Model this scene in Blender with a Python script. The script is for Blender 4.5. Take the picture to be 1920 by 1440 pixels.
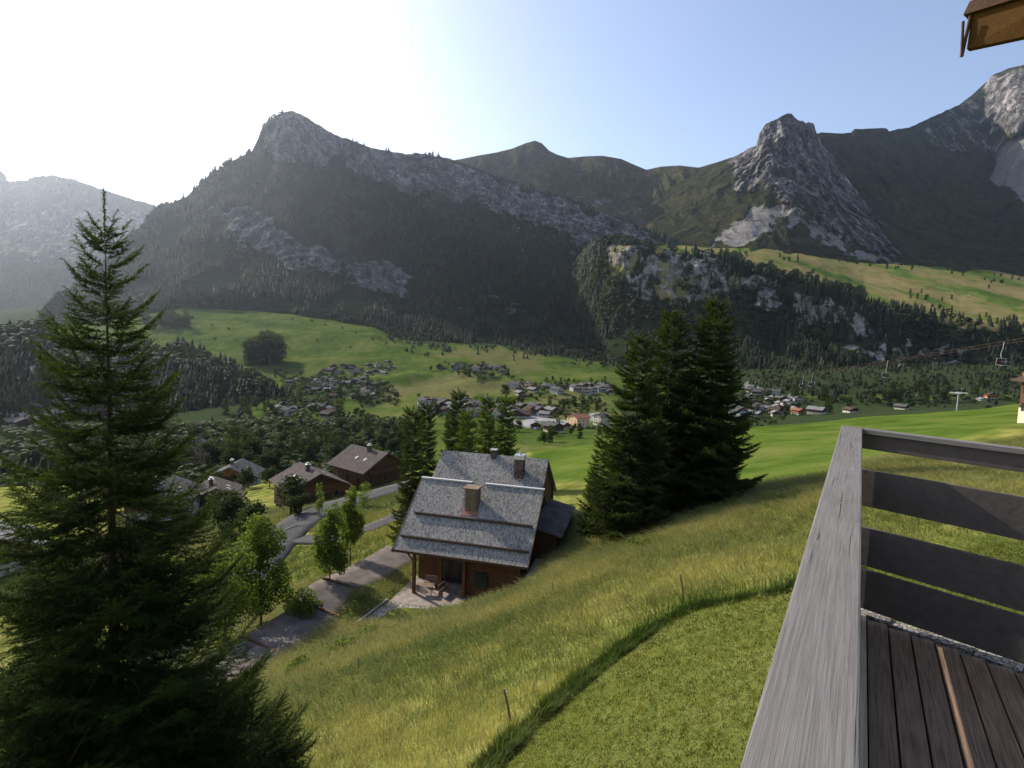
import bpy, math, random
import numpy as np
from mathutils import Matrix, Vector
for o in list(bpy.data.objects): bpy.data.objects.remove(o)
rng = np.random.default_rng(7); random.seed(7)
R = math.radians
scene = bpy.context.scene; COL = scene.collection

# ------------------------------------------------------------------ camera
FPX, PITCH, ROLL = 1020.0, 4.5, 2.0          # focal length in px of a 1920 px wide frame
_t, _r = R(PITCH), R(ROLL)
_F = np.array([0, math.cos(_t), -math.sin(_t)])
_Rg = math.cos(_r)*np.array([1., 0, 0]) + math.sin(_r)*np.array([0, math.sin(_t), math.cos(_t)])
_U = -math.sin(_r)*np.array([1., 0, 0]) + math.cos(_r)*np.array([0, math.sin(_t), math.cos(_t)])
cd = bpy.data.cameras.new('camera'); co = bpy.data.objects.new('camera', cd); COL.objects.link(co)
cd.sensor_width = 36; cd.lens = 36*FPX/1920; cd.clip_start = .05; cd.clip_end = 60000
co.matrix_world = Matrix(((_Rg[0], _U[0], -_F[0], 0), (_Rg[1], _U[1], -_F[1], 0), (_Rg[2], _U[2], -_F[2], 0), (0, 0, 0, 1)))
scene.camera = co
# ------------------------------------------------------------------ light
SUN_AZ, SUN_EL = -48.5, 31.0
w = bpy.data.worlds.new('World'); scene.world = w; w.use_nodes = True
nt = w.node_tree; bg = nt.nodes['Background']
sky = nt.nodes.new('ShaderNodeTexSky'); sky.sky_type = 'NISHITA'; sky.sun_disc = False
sky.sun_elevation = R(SUN_EL); sky.sun_rotation = R(SUN_AZ); sky.altitude = 1300
sky.air_density = 1.0; sky.dust_density = 2.6; sky.ozone_density = .6
wb = nt.nodes.new('ShaderNodeMix'); wb.data_type = 'RGBA'; wb.blend_type = 'MULTIPLY'; wb.inputs[0].default_value = 1; wb.inputs[7].default_value = (.98, .895, .865, 1)   # white balance of the camera
nt.links.new(sky.outputs[0], wb.inputs[6]); nt.links.new(wb.outputs[2], bg.inputs[0]); bg.inputs[1].default_value = .15
sl = bpy.data.lights.new('sun', 'SUN'); sl.energy = 4.0; sl.angle = R(.5); sl.color = (1, .93, .82)
so = bpy.data.objects.new('sun', sl); COL.objects.link(so)
_s = Vector((math.sin(R(SUN_AZ))*math.cos(R(SUN_EL)), math.cos(R(SUN_AZ))*math.cos(R(SUN_EL)), math.sin(R(SUN_EL))))
so.rotation_euler = _s.to_track_quat('Z', 'Y').to_euler(); so.location = (-200, 200, 300)
scene.view_settings.view_transform = 'Standard'; scene.view_settings.look = 'None'
scene.view_settings.exposure = 0.92; scene.view_settings.gamma = 1

# ------------------------------------------------------------------ geometry helpers
def ray(px, py):
    px = np.asarray(px, float)[..., None]; py = np.asarray(py, float)[..., None]
    return _F*FPX + _Rg*(px-960) + _U*(720-py)
def P(px, py, d):
    v = ray(px, py); return v/v[..., 1:2]*np.asarray(d, float)[..., None]
def Pz(px, py, z):
    v = ray(px, py); return v/v[..., 2:3]*z
def proj(p):
    p = np.asarray(p, float); f = p@_F; return 960+FPX*(p@_Rg)/f, 720-FPX*(p@_U)/f
def hsh(i, j, k, s):
    n = (i*374761393 + j*668265263 + k*2147483647 + s*1274126177) & 0xffffffff
    n = ((n ^ (n >> 13))*1274126177) & 0xffffffff
    n = ((n ^ (n >> 16))*2246822519) & 0xffffffff
    return ((n ^ (n >> 13)) & 0xffff)/65535.0
def vn(x, y, z=None, s=0):
    x = np.asarray(x, float); y = np.asarray(y, float); z = np.zeros_like(x) if z is None else np.asarray(z, float)
    xi, yi, zi = np.floor(x).astype(np.int64), np.floor(y).astype(np.int64), np.floor(z).astype(np.int64)
    fx, fy, fz = x-xi, y-yi, z-zi
    fx, fy, fz = fx*fx*(3-2*fx), fy*fy*(3-2*fy), fz*fz*(3-2*fz)
    def c(a, b, d): return hsh(xi+a, yi+b, zi+d, s)
    l = lambda a, b, t: a+(b-a)*t
    return l(l(l(c(0,0,0), c(1,0,0), fx), l(c(0,1,0), c(1,1,0), fx), fy), l(l(c(0,0,1), c(1,0,1), fx), l(c(0,1,1), c(1,1,1), fx), fy), fz)*2-1
def fbm(x, y, z=None, o=5, s=0, g=.5):
    a, t, n = 1., 0., 0.
    for i in range(o):
        f = 2.03**i
        t = t+a*vn(x*f+i*17.3, y*f+i*9.1, None if z is None else z*f, s+i); n += a; a *= g
    return t/n
def ridg(x, y, z=None, o=5, s=0, g=.5):
    a, t, n = 1., 0., 0.
    for i in range(o):
        f = 2.03**i
        t = t+a*(1-2*np.abs(vn(x*f+i*17.3, y*f+i*9.1, None if z is None else z*f, s+i))); n += a; a *= g
    return t/n
def sstep(a, b, x):
    t = np.clip((x-a)/(b-a), 0, 1); return t*t*(3-2*t)
def pmask(px, py, poly, soft=8):
    """soft inside-polygon mask"""
    px = np.asarray(px, float); py = np.asarray(py, float)
    ins = np.zeros(px.shape, bool); dist = np.full(px.shape, 1e9)
    n = len(poly)
    for i in range(n):
        x0, y0 = poly[i]; x1, y1 = poly[(i+1) % n]
        c = (y0 > py) != (y1 > py)
        xs = (x1-x0)*(py-y0)/((y1-y0) if y1 != y0 else 1e-9)+x0
        ins ^= c & (px < xs)
        dx, dy = x1-x0, y1-y0; t = np.clip(((px-x0)*dx+(py-y0)*dy)/(dx*dx+dy*dy+1e-9), 0, 1)
        dist = np.minimum(dist, np.hypot(px-x0-t*dx, py-y0-t*dy))
    return sstep(-soft, soft, np.where(ins, dist, -dist))

def mesh_np(name, V, F, mat=None, attrs=None, smooth=False, mats=None):
    """F: (n,k) int array or list of such arrays"""
    Fs = F if isinstance(F, list) else [F]
    me = bpy.data.meshes.new(name)
    V = np.ascontiguousarray(V, dtype=np.float32)
    me.vertices.add(len(V)); me.vertices.foreach_set('co', V.ravel())
    loops = np.concatenate([f.ravel() for f in Fs]).astype(np.int32)
    tot = np.concatenate([np.full(len(f), f.shape[1]) for f in Fs]); st = np.concatenate([[0], np.cumsum(tot)[:-1]]).astype(np.int32)
    me.loops.add(len(loops)); me.loops.foreach_set('vertex_index', loops)
    me.polygons.add(len(tot)); me.polygons.foreach_set('loop_start', st)
    if smooth: me.polygons.foreach_set('use_smooth', np.ones(len(tot), bool))
    me.update(calc_edges=True)
    for k, a in (attrs or {}).items():
        a = np.asarray(a, np.float32)
        if a.ndim == 1:
            at = me.attributes.new(k, 'FLOAT', 'POINT'); at.data.foreach_set('value', a)
        else:
            at = me.attributes.new(k, 'FLOAT_COLOR', 'POINT'); at.data.foreach_set('color', np.ascontiguousarray(a).ravel())
    if mat: me.materials.append(mat)
    return me
def obj(name, me, parent=None, loc=None):
    o = bpy.data.objects.new(name, me); COL.objects.link(o)
    if parent: o.parent = parent
    if loc is not None: o.location = loc
    return o
def tag(o, label=None, cat=None, group=None, kind=None):
    if label: o['label'] = label
    if cat: o['category'] = cat
    if group: o['group'] = group
    if kind: o['kind'] = kind
    return o
def empty(name, loc, rz=0, label=None, cat=None, group=None):
    o = bpy.data.objects.new(name, None); COL.objects.link(o); o.location = loc; o.rotation_euler = (0, 0, rz); o.empty_display_size = .3
    return tag(o, label, cat, group)
def copy_tree(o, parent=None):
    c = o.copy(); COL.objects.link(c); c.parent = parent
    for ch in list(o.children): copy_tree(ch, c)
    return c
class MB:
    """collects shapes into one mesh"""
    def __init__(s): s.V = []; s.F = []
    def quadbox(s, c8):                              # 8 corners: bottom 4 ccw, top 4 ccw
        b = len(s.V); s.V += [tuple(c) for c in c8]
        s.F += [(b+3, b+2, b+1, b), (b+4, b+5, b+6, b+7), (b, b+1, b+5, b+4), (b+1, b+2, b+6, b+5), (b+2, b+3, b+7, b+6), (b+3, b, b+4, b+7)]; return s
    def box(s, x0, x1, y0, y1, z0, z1):
        return s.quadbox([(x0,y0,z0),(x1,y0,z0),(x1,y1,z0),(x0,y1,z0),(x0,y0,z1),(x1,y0,z1),(x1,y1,z1),(x0,y1,z1)])
    def slab(s, a, b, c, d, t):                      # quad abcd extruded down along its normal by t
        a, b, c, d = map(np.array, (a, b, c, d)); n = np.cross(b-a, d-a); n = n/np.linalg.norm(n)*t
        return s.quadbox([a-n, b-n, c-n, d-n, a, b, c, d])
    def prism(s, poly, y0, y1):                      # poly in xz, extruded in y
        b = len(s.V); n = len(poly)
        s.V += [(x, y0, z) for x, z in poly]+[(x, y1, z) for x, z in poly]
        s.F += [tuple(range(b, b+n)), tuple(range(b+2*n-1, b+n-1, -1))]
        for i in range(n): j = (i+1) % n; s.F.append((b+i, b+n+i, b+n+j, b+j))
        return s
    def tube(s, pts, rad, n=8):
        pts = [np.array(p, float) for p in pts]; rad = rad if hasattr(rad, '__len__') else [rad]*len(pts)
        b = len(s.V)
        for i, p in enumerate(pts):
            t = pts[min(i+1, len(pts)-1)]-pts[max(i-1, 0)]; t = t/(np.linalg.norm(t)+1e-9)
            u = np.cross(t, [0, 0, 1.]) if abs(t[2]) < .95 else np.cross(t, [1., 0, 0]); u /= np.linalg.norm(u); v = np.cross(t, u)
            for k in range(n):
                a = 2*math.pi*k/n; s.V.append(tuple(p+(u*math.cos(a)+v*math.sin(a))*rad[i]))
        for i in range(len(pts)-1):
            for k in range(n):
                q = (k+1) % n; s.F.append((b+i*n+k, b+i*n+q, b+(i+1)*n+q, b+(i+1)*n+k))
        s.F.append(tuple(b+k for k in range(n-1, -1, -1))); e = b+(len(pts)-1)*n; s.F.append(tuple(e+k for k in range(n)))
        return s
    def mesh(s, name, mat=None, bevel=0, smooth=False):
        me = bpy.data.meshes.new(name); me.from_pydata(s.V, [], s.F); me.update()
        if bevel:
            import bmesh
            bm = bmesh.new(); bm.from_mesh(me)
            bmesh.ops.bevel(bm, geom=list(bm.edges), offset=bevel, segments=2, affect='EDGES', profile=.6); bm.to_mesh(me); bm.free()
        if smooth: me.polygons.foreach_set('use_smooth', [True]*len(me.polygons))
        if mat: me.materials.append(mat)
        return me
    def build(s, name, mat=None, parent=None, bevel=0, loc=None, smooth=False):
        return obj(name, s.mesh(name, mat, bevel, smooth), parent, loc)

# ------------------------------------------------------------------ materials
class NT:
    def __init__(s, name, rough=.9, spec=.2):
        s.m = bpy.data.materials.new(name); s.m.use_nodes = True; s.t = s.m.node_tree
        s.b = s.t.nodes['Principled BSDF']; s.b.inputs['Roughness'].default_value = rough
        s.b.inputs['Specular IOR Level'].default_value = spec
        s.tc = s.t.nodes.new('ShaderNodeTexCoord')
    def n(s, ty, **k):
        x = s.t.nodes.new(ty)
        for a, v in k.items(): setattr(x, a, v)
        return x
    def l(s, a, b): s.t.links.new(a, b)
    def mapped(s, scale=(1, 1, 1), coord='Object', rot=(0, 0, 0)):
        m = s.n('ShaderNodeMapping'); s.l(s.tc.outputs[coord], m.inputs[0]); m.inputs['Scale'].default_value = scale; m.inputs['Rotation'].default_value = rot
        return m.outputs[0]
    def noise(s, scale, det=4, rough=.6, vec=None, dist=0):
        x = s.n('ShaderNodeTexNoise'); x.inputs['Scale'].default_value = scale; x.inputs['Detail'].default_value = det; x.inputs['Roughness'].default_value = rough; x.inputs['Distortion'].default_value = dist
        s.l(vec if vec is not None else s.tc.outputs['Object'], x.inputs['Vector']); return x.outputs[0]
    def attr(s, name, out='Fac'):
        x = s.n('ShaderNodeAttribute'); x.attribute_name = name; return x.outputs[out]
    def ramp(s, fac, stops, interp='LINEAR'):
        x = s.n('ShaderNodeValToRGB'); x.color_ramp.interpolation = interp
        e = x.color_ramp.elements
        while len(e) < len(stops): e.new(.5)
        for i, (p, c) in enumerate(stops):
            e[i].position = p; e[i].color = (*c, 1) if hasattr(c, '__len__') else (c, c, c, 1)
        s.l(fac, x.inputs[0]); return x.outputs[0]
    def mix(s, fac, a, b, mode='MIX'):
        x = s.n('ShaderNodeMix', data_type='RGBA', blend_type=mode)
        for v, i in ((fac, 0), (a, 6), (b, 7)):
            if isinstance(v, (int, float)): x.inputs[i].default_value = v
            elif isinstance(v, tuple): x.inputs[i].default_value = (*v, 1)
            else: s.l(v, x.inputs[i])
        return x.outputs[2]
    def math(s, op, a, b=0, c=None):
        x = s.n('ShaderNodeMath', operation=op)
        for v, i in ((a, 0), (b, 1), (c, 2)):
            if v is None: continue
            if isinstance(v, (int, float)): x.inputs[i].default_value = v
            else: s.l(v, x.inputs[i])
        return x.outputs[0]
    def bump(s, h, strength=.5, dist=.02):
        x = s.n('ShaderNodeBump'); x.inputs['Strength'].default_value = strength; x.inputs['Distance'].default_value = dist
        s.l(h, x.inputs['Height']); s.l(x.outputs[0], s.b.inputs['Normal'])
    def col(s, c):
        if isinstance(c, tuple): s.b.inputs['Base Color'].default_value = (*c, 1)
        else: s.l(c, s.b.inputs['Base Color'])
        return s.m

def m_plain(name, c, rough=.7, var=.25, scale=6, metal=0, spec=.3):
    t = NT(name, rough, spec); t.b.inputs['Metallic'].default_value = metal
    nz = t.noise(scale, 5); a = tuple(x*(1-var) for x in c); b = tuple(min(1, x*(1+var)) for x in c)
    t.bump(nz, .3, .01); return t.col(t.ramp(nz, [(.3, a), (.7, b)]))
def m_leaf(name, c0, c1, trans=.35, tcol=None, rough=.8, spec=.12):
    """foliage: colour varies with the per-vertex value 'tint', thin leaves let light through"""
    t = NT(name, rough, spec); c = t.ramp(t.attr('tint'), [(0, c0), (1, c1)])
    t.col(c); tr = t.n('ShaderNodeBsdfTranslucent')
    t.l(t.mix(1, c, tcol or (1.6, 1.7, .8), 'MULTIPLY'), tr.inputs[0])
    ms = t.n('ShaderNodeMixShader'); ms.inputs[0].default_value = trans
    t.l(t.b.outputs[0], ms.inputs[1]); t.l(tr.outputs[0], ms.inputs[2]); t.l(ms.outputs[0], t.t.nodes['Material Output'].inputs[0])
    return t.m
def m_wood(name, dark, light, scale=1, axis=0, rough=.8, crack=.0):
    """long grain along the object's own axis 0/1/2"""
    t = NT(name, rough, .2); sc = [14*scale]*3; sc[axis] = .9*scale
    sc = [45*scale]*3; sc[axis] = 1.3*scale
    v = t.mapped(tuple(sc)); n1 = t.noise(3, 6, .65, v, .25); n2 = t.noise(2.0, 4, .6)
    f = t.math('ADD', t.math('MULTIPLY', n1, .7), t.math('MULTIPLY', n2, .3))
    c = t.ramp(f, [(.34, dark), (.62, light)])
    if crack:
        sc2 = [75*scale]*3; sc2[axis] = 1.5*scale; n3 = t.noise(1, 2, .4, t.mapped(tuple(sc2)), .15)
        k = t.ramp(n3, [(.27, 1.0), (.30, 0.0)]); c = t.mix(t.math('MULTIPLY', k, crack), c, tuple(x*.25 for x in dark))
        f = t.math('SUBTRACT', f, t.math('MULTIPLY', k, .6))
    t.bump(f, .6, .004); return t.col(c)
M = {}
# ------------------------------------------------------------------ near hillside (height field through measured points)
NEAR = [  # px, py, forward distance in m
 (960,1370,13),(1283,1130,18.5),(1180,1005,44),(1100,1060,38),(1000,1100,37.5),(860,1155,37),(720,1190,37.5),
 (600,1300,25),(480,1275,32),(300,1440,19),(700,1400,16.5),(1100,1440,9.9),(1300,1300,11.3),(1420,1440,8.1),(800,1250,24.5),(1000,1220,21),(1150,1150,22.5),(1250,1050,27),
 (1400,980,32),(1500,1000,26),(1540,918,36),(1400,930,46),(1250,975,46),
 (778,1146,43.5),(730,1150,43.5),(470,1250,37.6),(600,1180,42),(700,1090,49),(760,1045,54),(620,1135,47.5),(657,1088,53),(560,1165,44),(860,1110,47),(960,1050,50),
 (1040,1000,52),(1060,960,58),(1090,1010,50),(1100,900,72),(1050,850,105),
 (540,985,80),(640,950,88),(740,925,95),(700,1012,63),(730,985,70),(370,1180,54),(300,1250,48),(100,1350,40),(460,1060,66),(200,1050,75),(0,1050,75),
 (560,950,112),(700,905,128),(430,925,140),(200,930,140),(0,930,140),(820,900,118),(800,880,150),(500,905,150),
 (1000,845,118),(1200,821,128),(1380,802,138),(1600,783,150),(1900,757,168),
 (1400,880,66),(1560,850,72),(1700,862,42),(1900,800,66),(1700,800,100),(1900,1010,15),(1700,1000,18),(1700,1150,11.5),(1900,900,30),(1640,930,26),
 (2300,760,90),(2300,900,32),(2300,1300,10),(2300,730,180),(-400,1000,80),(-400,1200,50),(-200,1440,32),(-400,930,150),
]
_n = np.array(NEAR); _C = P(_n[:, 0], _n[:, 1], _n[:, 2])
_C = np.vstack([_C, [[0, 0, -5.2], [3, 1, -4.6], [-4, 3, -7.2], [-8, 0, -8], [8, -4, -1.5], [-25, -10, -13], [20, -10, 2], [0, -30, 3], [-40, -40, -10], [40, -40, 15],
  # ground falls away beyond the crest
  *P([400, 750, 1000, 1200, 1400, 1600, 1900, 2300, 0, -400], [905, 893, 870, 850, 835, 815, 795, 780, 905, 905], [185, 185, 170, 180, 190, 200, 220, 230, 190, 190])]])
def _phi(r): return r*np.sqrt(1+0*r)
_XY = _C[:, :2]; _K = np.hypot(*(_XY[:, None]-_XY[None]).transpose(2, 0, 1))
_N = len(_XY); _A = np.zeros((_N+3, _N+3)); _A[:_N, :_N] = _K - .35*np.eye(_N); _A[:_N, _N] = 1; _A[:_N, _N+1:] = _XY; _A[_N, :_N] = 1; _A[_N+1:, :_N] = _XY.T
_W = np.linalg.solve(_A, np.concatenate([_C[:, 2], [0, 0, 0]]))
def T0(x, y):
    x = np.asarray(x, float); y = np.asarray(y, float); s = x.shape; x = x.ravel(); y = y.ravel(); out = np.empty(len(x))
    for i in range(0, len(x), 20000):
        a, b = x[i:i+20000], y[i:i+20000]
        r = np.sqrt((a[:, None]-_XY[None, :, 0])**2+(b[:, None]-_XY[None, :, 1])**2+.5)
        out[i:i+20000] = r@_W[:_N]+_W[_N]+_W[_N+1]*a+_W[_N+2]*b
    return out.reshape(s)
# smooth lookup table so that height queries are quick
_gx = np.arange(-260, 260.1, 1.25); _gy = np.arange(-45, 236, 1.25)
_G = T0(*np.meshgrid(_gx, _gy))
for _i in range(2): _G[1:-1, 1:-1] = (_G[1:-1, 1:-1]*2+_G[:-2, 1:-1]+_G[2:, 1:-1]+_G[1:-1, :-2]+_G[1:-1, 2:])/6
PADS = []      # (x, y, cos, sin, hx, hy, z, soft): flattened yards
def T(x, y):
    x = np.asarray(x, float); y = np.asarray(y, float)
    u = np.clip((x+260)/1.25, 0, len(_gx)-1.001); v = np.clip((y+45)/1.25, 0, len(_gy)-1.001)
    i = u.astype(int); j = v.astype(int); a = u-i; b = v-j
    z = (_G[j, i]*(1-a)+_G[j, i+1]*a)*(1-b)+(_G[j+1, i]*(1-a)+_G[j+1, i+1]*a)*b
    for (cx, cy, c, s, hx, hy, pz, sf) in PADS:
        lx = (x-cx)*c+(y-cy)*s; ly = -(x-cx)*s+(y-cy)*c
        q = np.hypot(np.maximum(np.abs(lx)-hx, 0), np.maximum(np.abs(ly)-hy, 0))
        z = z+(pz-z)*(1-sstep(0, sf, q))
    return z
def hitT(px, py, dmin=3, dmax=220):
    """first point of the hillside along a ray"""
    ds = np.geomspace(dmin, dmax, 900); p = P(np.full(900, px), np.full(900, py), ds)
    k = np.nonzero(p[:, 2] <= T(p[:, 0], p[:, 1]))[0]
    k = k[0] if len(k) else int(np.argmin(p[:, 2]-T(p[:, 0], p[:, 1])))
    q = p[k].copy(); q[2] = T(q[0], q[1]); return q
# ------------------------------------------------------------------ chalet frame (main chalet below the meadow)
CZ_E, CZ_R = -18.0, -13.2
_E0, _E1 = Pz(735, 1030, CZ_E), Pz(990, 1065, CZ_E)
CH_YAW = math.atan2(_E1[1]-_E0[1], _E1[0]-_E0[0]); CH_L = float(np.hypot(*(_E1-_E0)[:2]))
CH_O = (float(_E0[0]), float(_E0[1]))
def chl(x, y, z=0):      # chalet-local -> world
    c, s = math.cos(CH_YAW), math.sin(CH_YAW)
    return np.array([CH_O[0]+x*c-y*s, CH_O[1]+x*s+y*c, z])
def _pad(cx, cy, yaw, hx, hy, z, soft): PADS.append((cx, cy, math.cos(yaw), math.sin(yaw), hx, hy, z, soft))
_c = chl(4.2, 5); TERR_Z = -21.9
_pad(_c[0], _c[1], CH_YAW, 6.5, 6.2, TERR_Z-.12, 3.0)
_dr = P([330, 400, 455, 560, 640, 700, 765], [1345, 1305, 1265, 1180, 1128, 1085, 1040], [31, 33.5, 36.5, 42, 46.5, 49.5, 55])
DRIVE = [(p[0], p[1]) for p in _dr]

# ------------------------------------------------------------------ ground materials
def ground_material():
    t = NT('hillside_ground', 1.0, 0)
    g1 = t.noise(.35, 5, .6); g2 = t.noise(9, 6, .75); g3 = t.noise(.09, 3, .5); g4 = t.noise(22, 4, .7)
    tall = t.ramp(t.math('ADD', t.math('MULTIPLY', g1, .55), t.math('MULTIPLY', g2, .45)), [(.38, (.05, .068, .015)), (.5, (.15, .165, .036)), (.62, (.28, .25, .085))])
    lawn = t.ramp(t.math('ADD', t.math('MULTIPLY', g1, .2), t.math('ADD', t.math('MULTIPLY', g2, .4), t.math('MULTIPLY', g4, .4))), [(.40, (.045, .065, .012)), (.5, (.105, .125, .028)), (.58, (.16, .155, .05)), (.66, (.21, .17, .085))])
    green = t.ramp(t.math('ADD', t.math('MULTIPLY', g3, .5), t.math('MULTIPLY', t.noise(1.2, 8, .82, t.mapped((.10, 1, 1), rot=(0, 0, .62))), .5)), [(.40, (.045, .078, .012)), (.5, (.08, .12, .02)), (.62, (.13, .145, .036))])
    soil = t.ramp(g2, [(.3, (.09, .06, .04)), (.7, (.2, .15, .1))])
    sep = t.n('ShaderNodeSeparateColor'); t.l(t.attr('zone', 'Color'), sep.inputs[0])
    c = t.mix(sep.outputs[0], tall, lawn); c = t.mix(sep.outputs[1], c, green); c = t.mix(sep.outputs[2], c, soil)
    t.bump(g2, .7, .08)
    return t.col(c)
M['ground'] = ground_material()
LAWN = [(900,1470),(930,1440),(1000,1370),(1100,1280),(1220,1190),(1300,1145),(1400,1125),(1480,1112),(1620,1065),(1760,1040),(1920,1010),(2400,960),(2400,3000),(900,3000)]
GREEN = [(980,700),(1000,900),(1100,905),(1160,930),(1400,912),(1540,893),(1700,848),(1900,800),(2400,770),(2400,600),(980,600)]
def lawn_mask(x, y, z):
    px, py = proj(np.stack([x, y, z], -1)); m = pmask(px, py, LAWN, 5)
    return np.where(y < 3.5, np.where(x > -2, 1., 0.), m)
def green_mask(x, y, z):
    px, py = proj(np.stack([x, y, z], -1)); return np.where(y > 30, pmask(px, py, GREEN, 7), 0.)
def polyline_dist(x, y, pts):
    d = np.full(np.shape(x), 1e9)
    for (x0, y0), (x1, y1) in zip(pts[:-1], pts[1:]):
        dx, dy = x1-x0, y1-y0; t = np.clip(((x-x0)*dx+(y-y0)*dy)/(dx*dx+dy*dy), 0, 1)
        d = np.minimum(d, np.hypot(x-x0-t*dx, y-y0-t*dy))
    return d
def near_ground():
    ang = np.concatenate([np.linspace(-180, -66, 40)[:-1], np.linspace(-66, 66, 560), np.linspace(66, 180, 40)[1:]])
    rad = np.concatenate([[.02, 1.5], np.geomspace(3, 60, 330), np.geomspace(60, 235, 230)[1:]])
    A, D = np.meshgrid(np.radians(ang), rad); x = np.sin(A)*D; y = np.cos(A)*D
    z = T(x, y)
    px, py = proj(np.stack([x, np.maximum(y, .5), z], -1))
    lw = lawn_mask(x, y, z); gr = green_mask(x, y, z)
    # the tall meadow stands a little above the mown lawn, with a dark lip at the edge
    z = z+.10*(1-lw)*(fbm(x*.9, y*.9, s=3)+.5)*(1-gr)*sstep(5, 10, D)*(polyline_dist(x, y, DRIVE) > 3)
    soil = pmask(px, py, [(1060,1035),(1130,985),(1175,1000),(1160,1050),(1090,1062)], 14)*(y > 35)*.8
    zone = np.stack([lw, gr, soil, np.ones_like(lw)], -1)
    ny, nx = x.shape; i = np.arange(ny-1)[:, None]*nx+np.arange(nx-1)[None]
    F = np.stack([i, i+1, i+nx+1, i+nx], -1).reshape(-1, 4)[:, ::-1]
    me = mesh_np('hillside', np.stack([x, y, z], -1).reshape(-1, 3), F, M['ground'], {'zone': zone.reshape(-1, 4)}, smooth=True)
    return tag(obj('hillside', me), 'grassy hillside below the balcony', kind='structure')
near_ground()

# ------------------------------------------------------------------ far terrain: sheets through measured rows
class Sheet:
    def __init__(s, rows, px0, px1, nx, nv, smooth_v=True):
        """rows: list of polylines [(px, py, distance)...] from near to far"""
        s.px = np.linspace(px0, px1, nx); s.nx = nx
        R_ = []
        for r in rows:
            r = np.array(sorted(r), float)
            py = np.interp(s.px, r[:, 0], r[:, 1]); d = np.interp(s.px, r[:, 0], r[:, 2])
            R_.append((py, d))
        # soften d between columns so that facets do not show
        k = np.hanning(max(5, nx//60)|1); k /= k.sum()
        R_ = [(py, np.convolve(np.pad(d, len(k)//2, mode='edge'), k, 'valid')) for py, d in R_]
        pos = np.stack([P(s.px, py, d) for py, d in R_])        # (rows, nx, 3)
        s.vr = np.linspace(0, len(rows)-1, nv)
        i = np.clip(np.floor(s.vr).astype(int), 0, len(rows)-2); f = s.vr-i
        g = lambda k: pos[np.clip(k, 0, len(rows)-1)]
        p0, p1, p2, p3 = g(i-1), g(i), g(i+1), g(i+2); f = f[:, None, None]
        if smooth_v:
            m1, m2 = (p2-p0)/2, (p3-p1)/2
            # limit overshoot
            s.V = (2*f**3-3*f**2+1)*p1+(f**3-2*f**2+f)*m1*.6+(-2*f**3+3*f**2)*p2+(f**3-f**2)*m2*.6
        else: s.V = p1*(1-f)+p2*f
        s.v = s.vr[:, None]*np.ones((1, nx))
        s.reproj()
    def reproj(s):
        s.PX, s.PY = proj(s.V)
    def push(s, amt):       # along the view ray (real relief), amt in metres
        L = np.linalg.norm(s.V, axis=-1, keepdims=True); s.V = s.V*(1+amt[..., None]/L)
    def lift(s, amt): s.V[..., 2] += amt; s.reproj()
    def build(s, name, mat, label, attrs=None, kind='structure'):
        ny, nx = s.V.shape[:2]; i = np.arange(ny-1)[:, None]*nx+np.arange(nx-1)[None]
        F = np.stack([i, i+1, i+nx+1, i+nx], -1).reshape(-1, 4)
        me = mesh_np(name, s.V.reshape(-1, 3), F, mat, {k: a.reshape((-1, 4) if a.ndim == 3 else -1) for k, a in (attrs or {}).items()}, smooth=True)
        return tag(obj(name, me), label, kind=kind)
    def hit(s, px, py):
        """nearest visible surface point at this direction"""
        c = int(np.clip(round((px-s.px[0])/(s.px[-1]-s.px[0])*(s.nx-1)), 0, s.nx-1))
        col = s.PY[:, c]
        k = np.nonzero((col[:-1] >= py) & (col[1:] < py))[0]
        if len(k) == 0: k = int(np.argmin(np.abs(col[:-1]-py))); return s.V[k, c].copy()
        k = k[0]; f = (col[k]-py)/(col[k]-col[k+1]+1e-9)
        return s.V[k, c]*(1-f)+s.V[k+1, c]*f
    def scatter(s, mask, n, seed=0, pw=1.0):
        """n points spread evenly over the picture-facing cells where mask is high; returns positions"""
        r = np.random.default_rng(seed)
        a = np.abs((s.PX[1:, 1:]-s.PX[:-1, :-1])*(s.PY[1:, 1:]-s.PY[:-1, :-1])); a = np.minimum(a, np.percentile(a, 98))
        up = (s.PY[1:, 1:] < s.PY[:-1, :-1]+.2)
        # world area keeps hidden side views plausible
        e1 = s.V[:-1, 1:]-s.V[:-1, :-1]; e2 = s.V[1:, :-1]-s.V[:-1, :-1]; wa = np.linalg.norm(np.cross(e1, e2), axis=-1)
        D = np.linalg.norm(s.V[:-1, :-1], axis=-1)
        m = (mask[:-1, :-1]+mask[1:, 1:])/2
        w_ = m*(a*up+.25*wa/D**2*FPX**2)
        q = w_.ravel()/w_.sum(); id_ = r.choice(len(q), n, p=q); j, i = np.divmod(id_, s.nx-1)
        f, g = r.random(n)[:, None], r.random(n)[:, None]
        V = s.V
        return V[j, i]*(1-f)*(1-g)+V[j, i+1]*f*(1-g)+V[j+1, i]*(1-f)*g+V[j+1, i+1]*f*g

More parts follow.
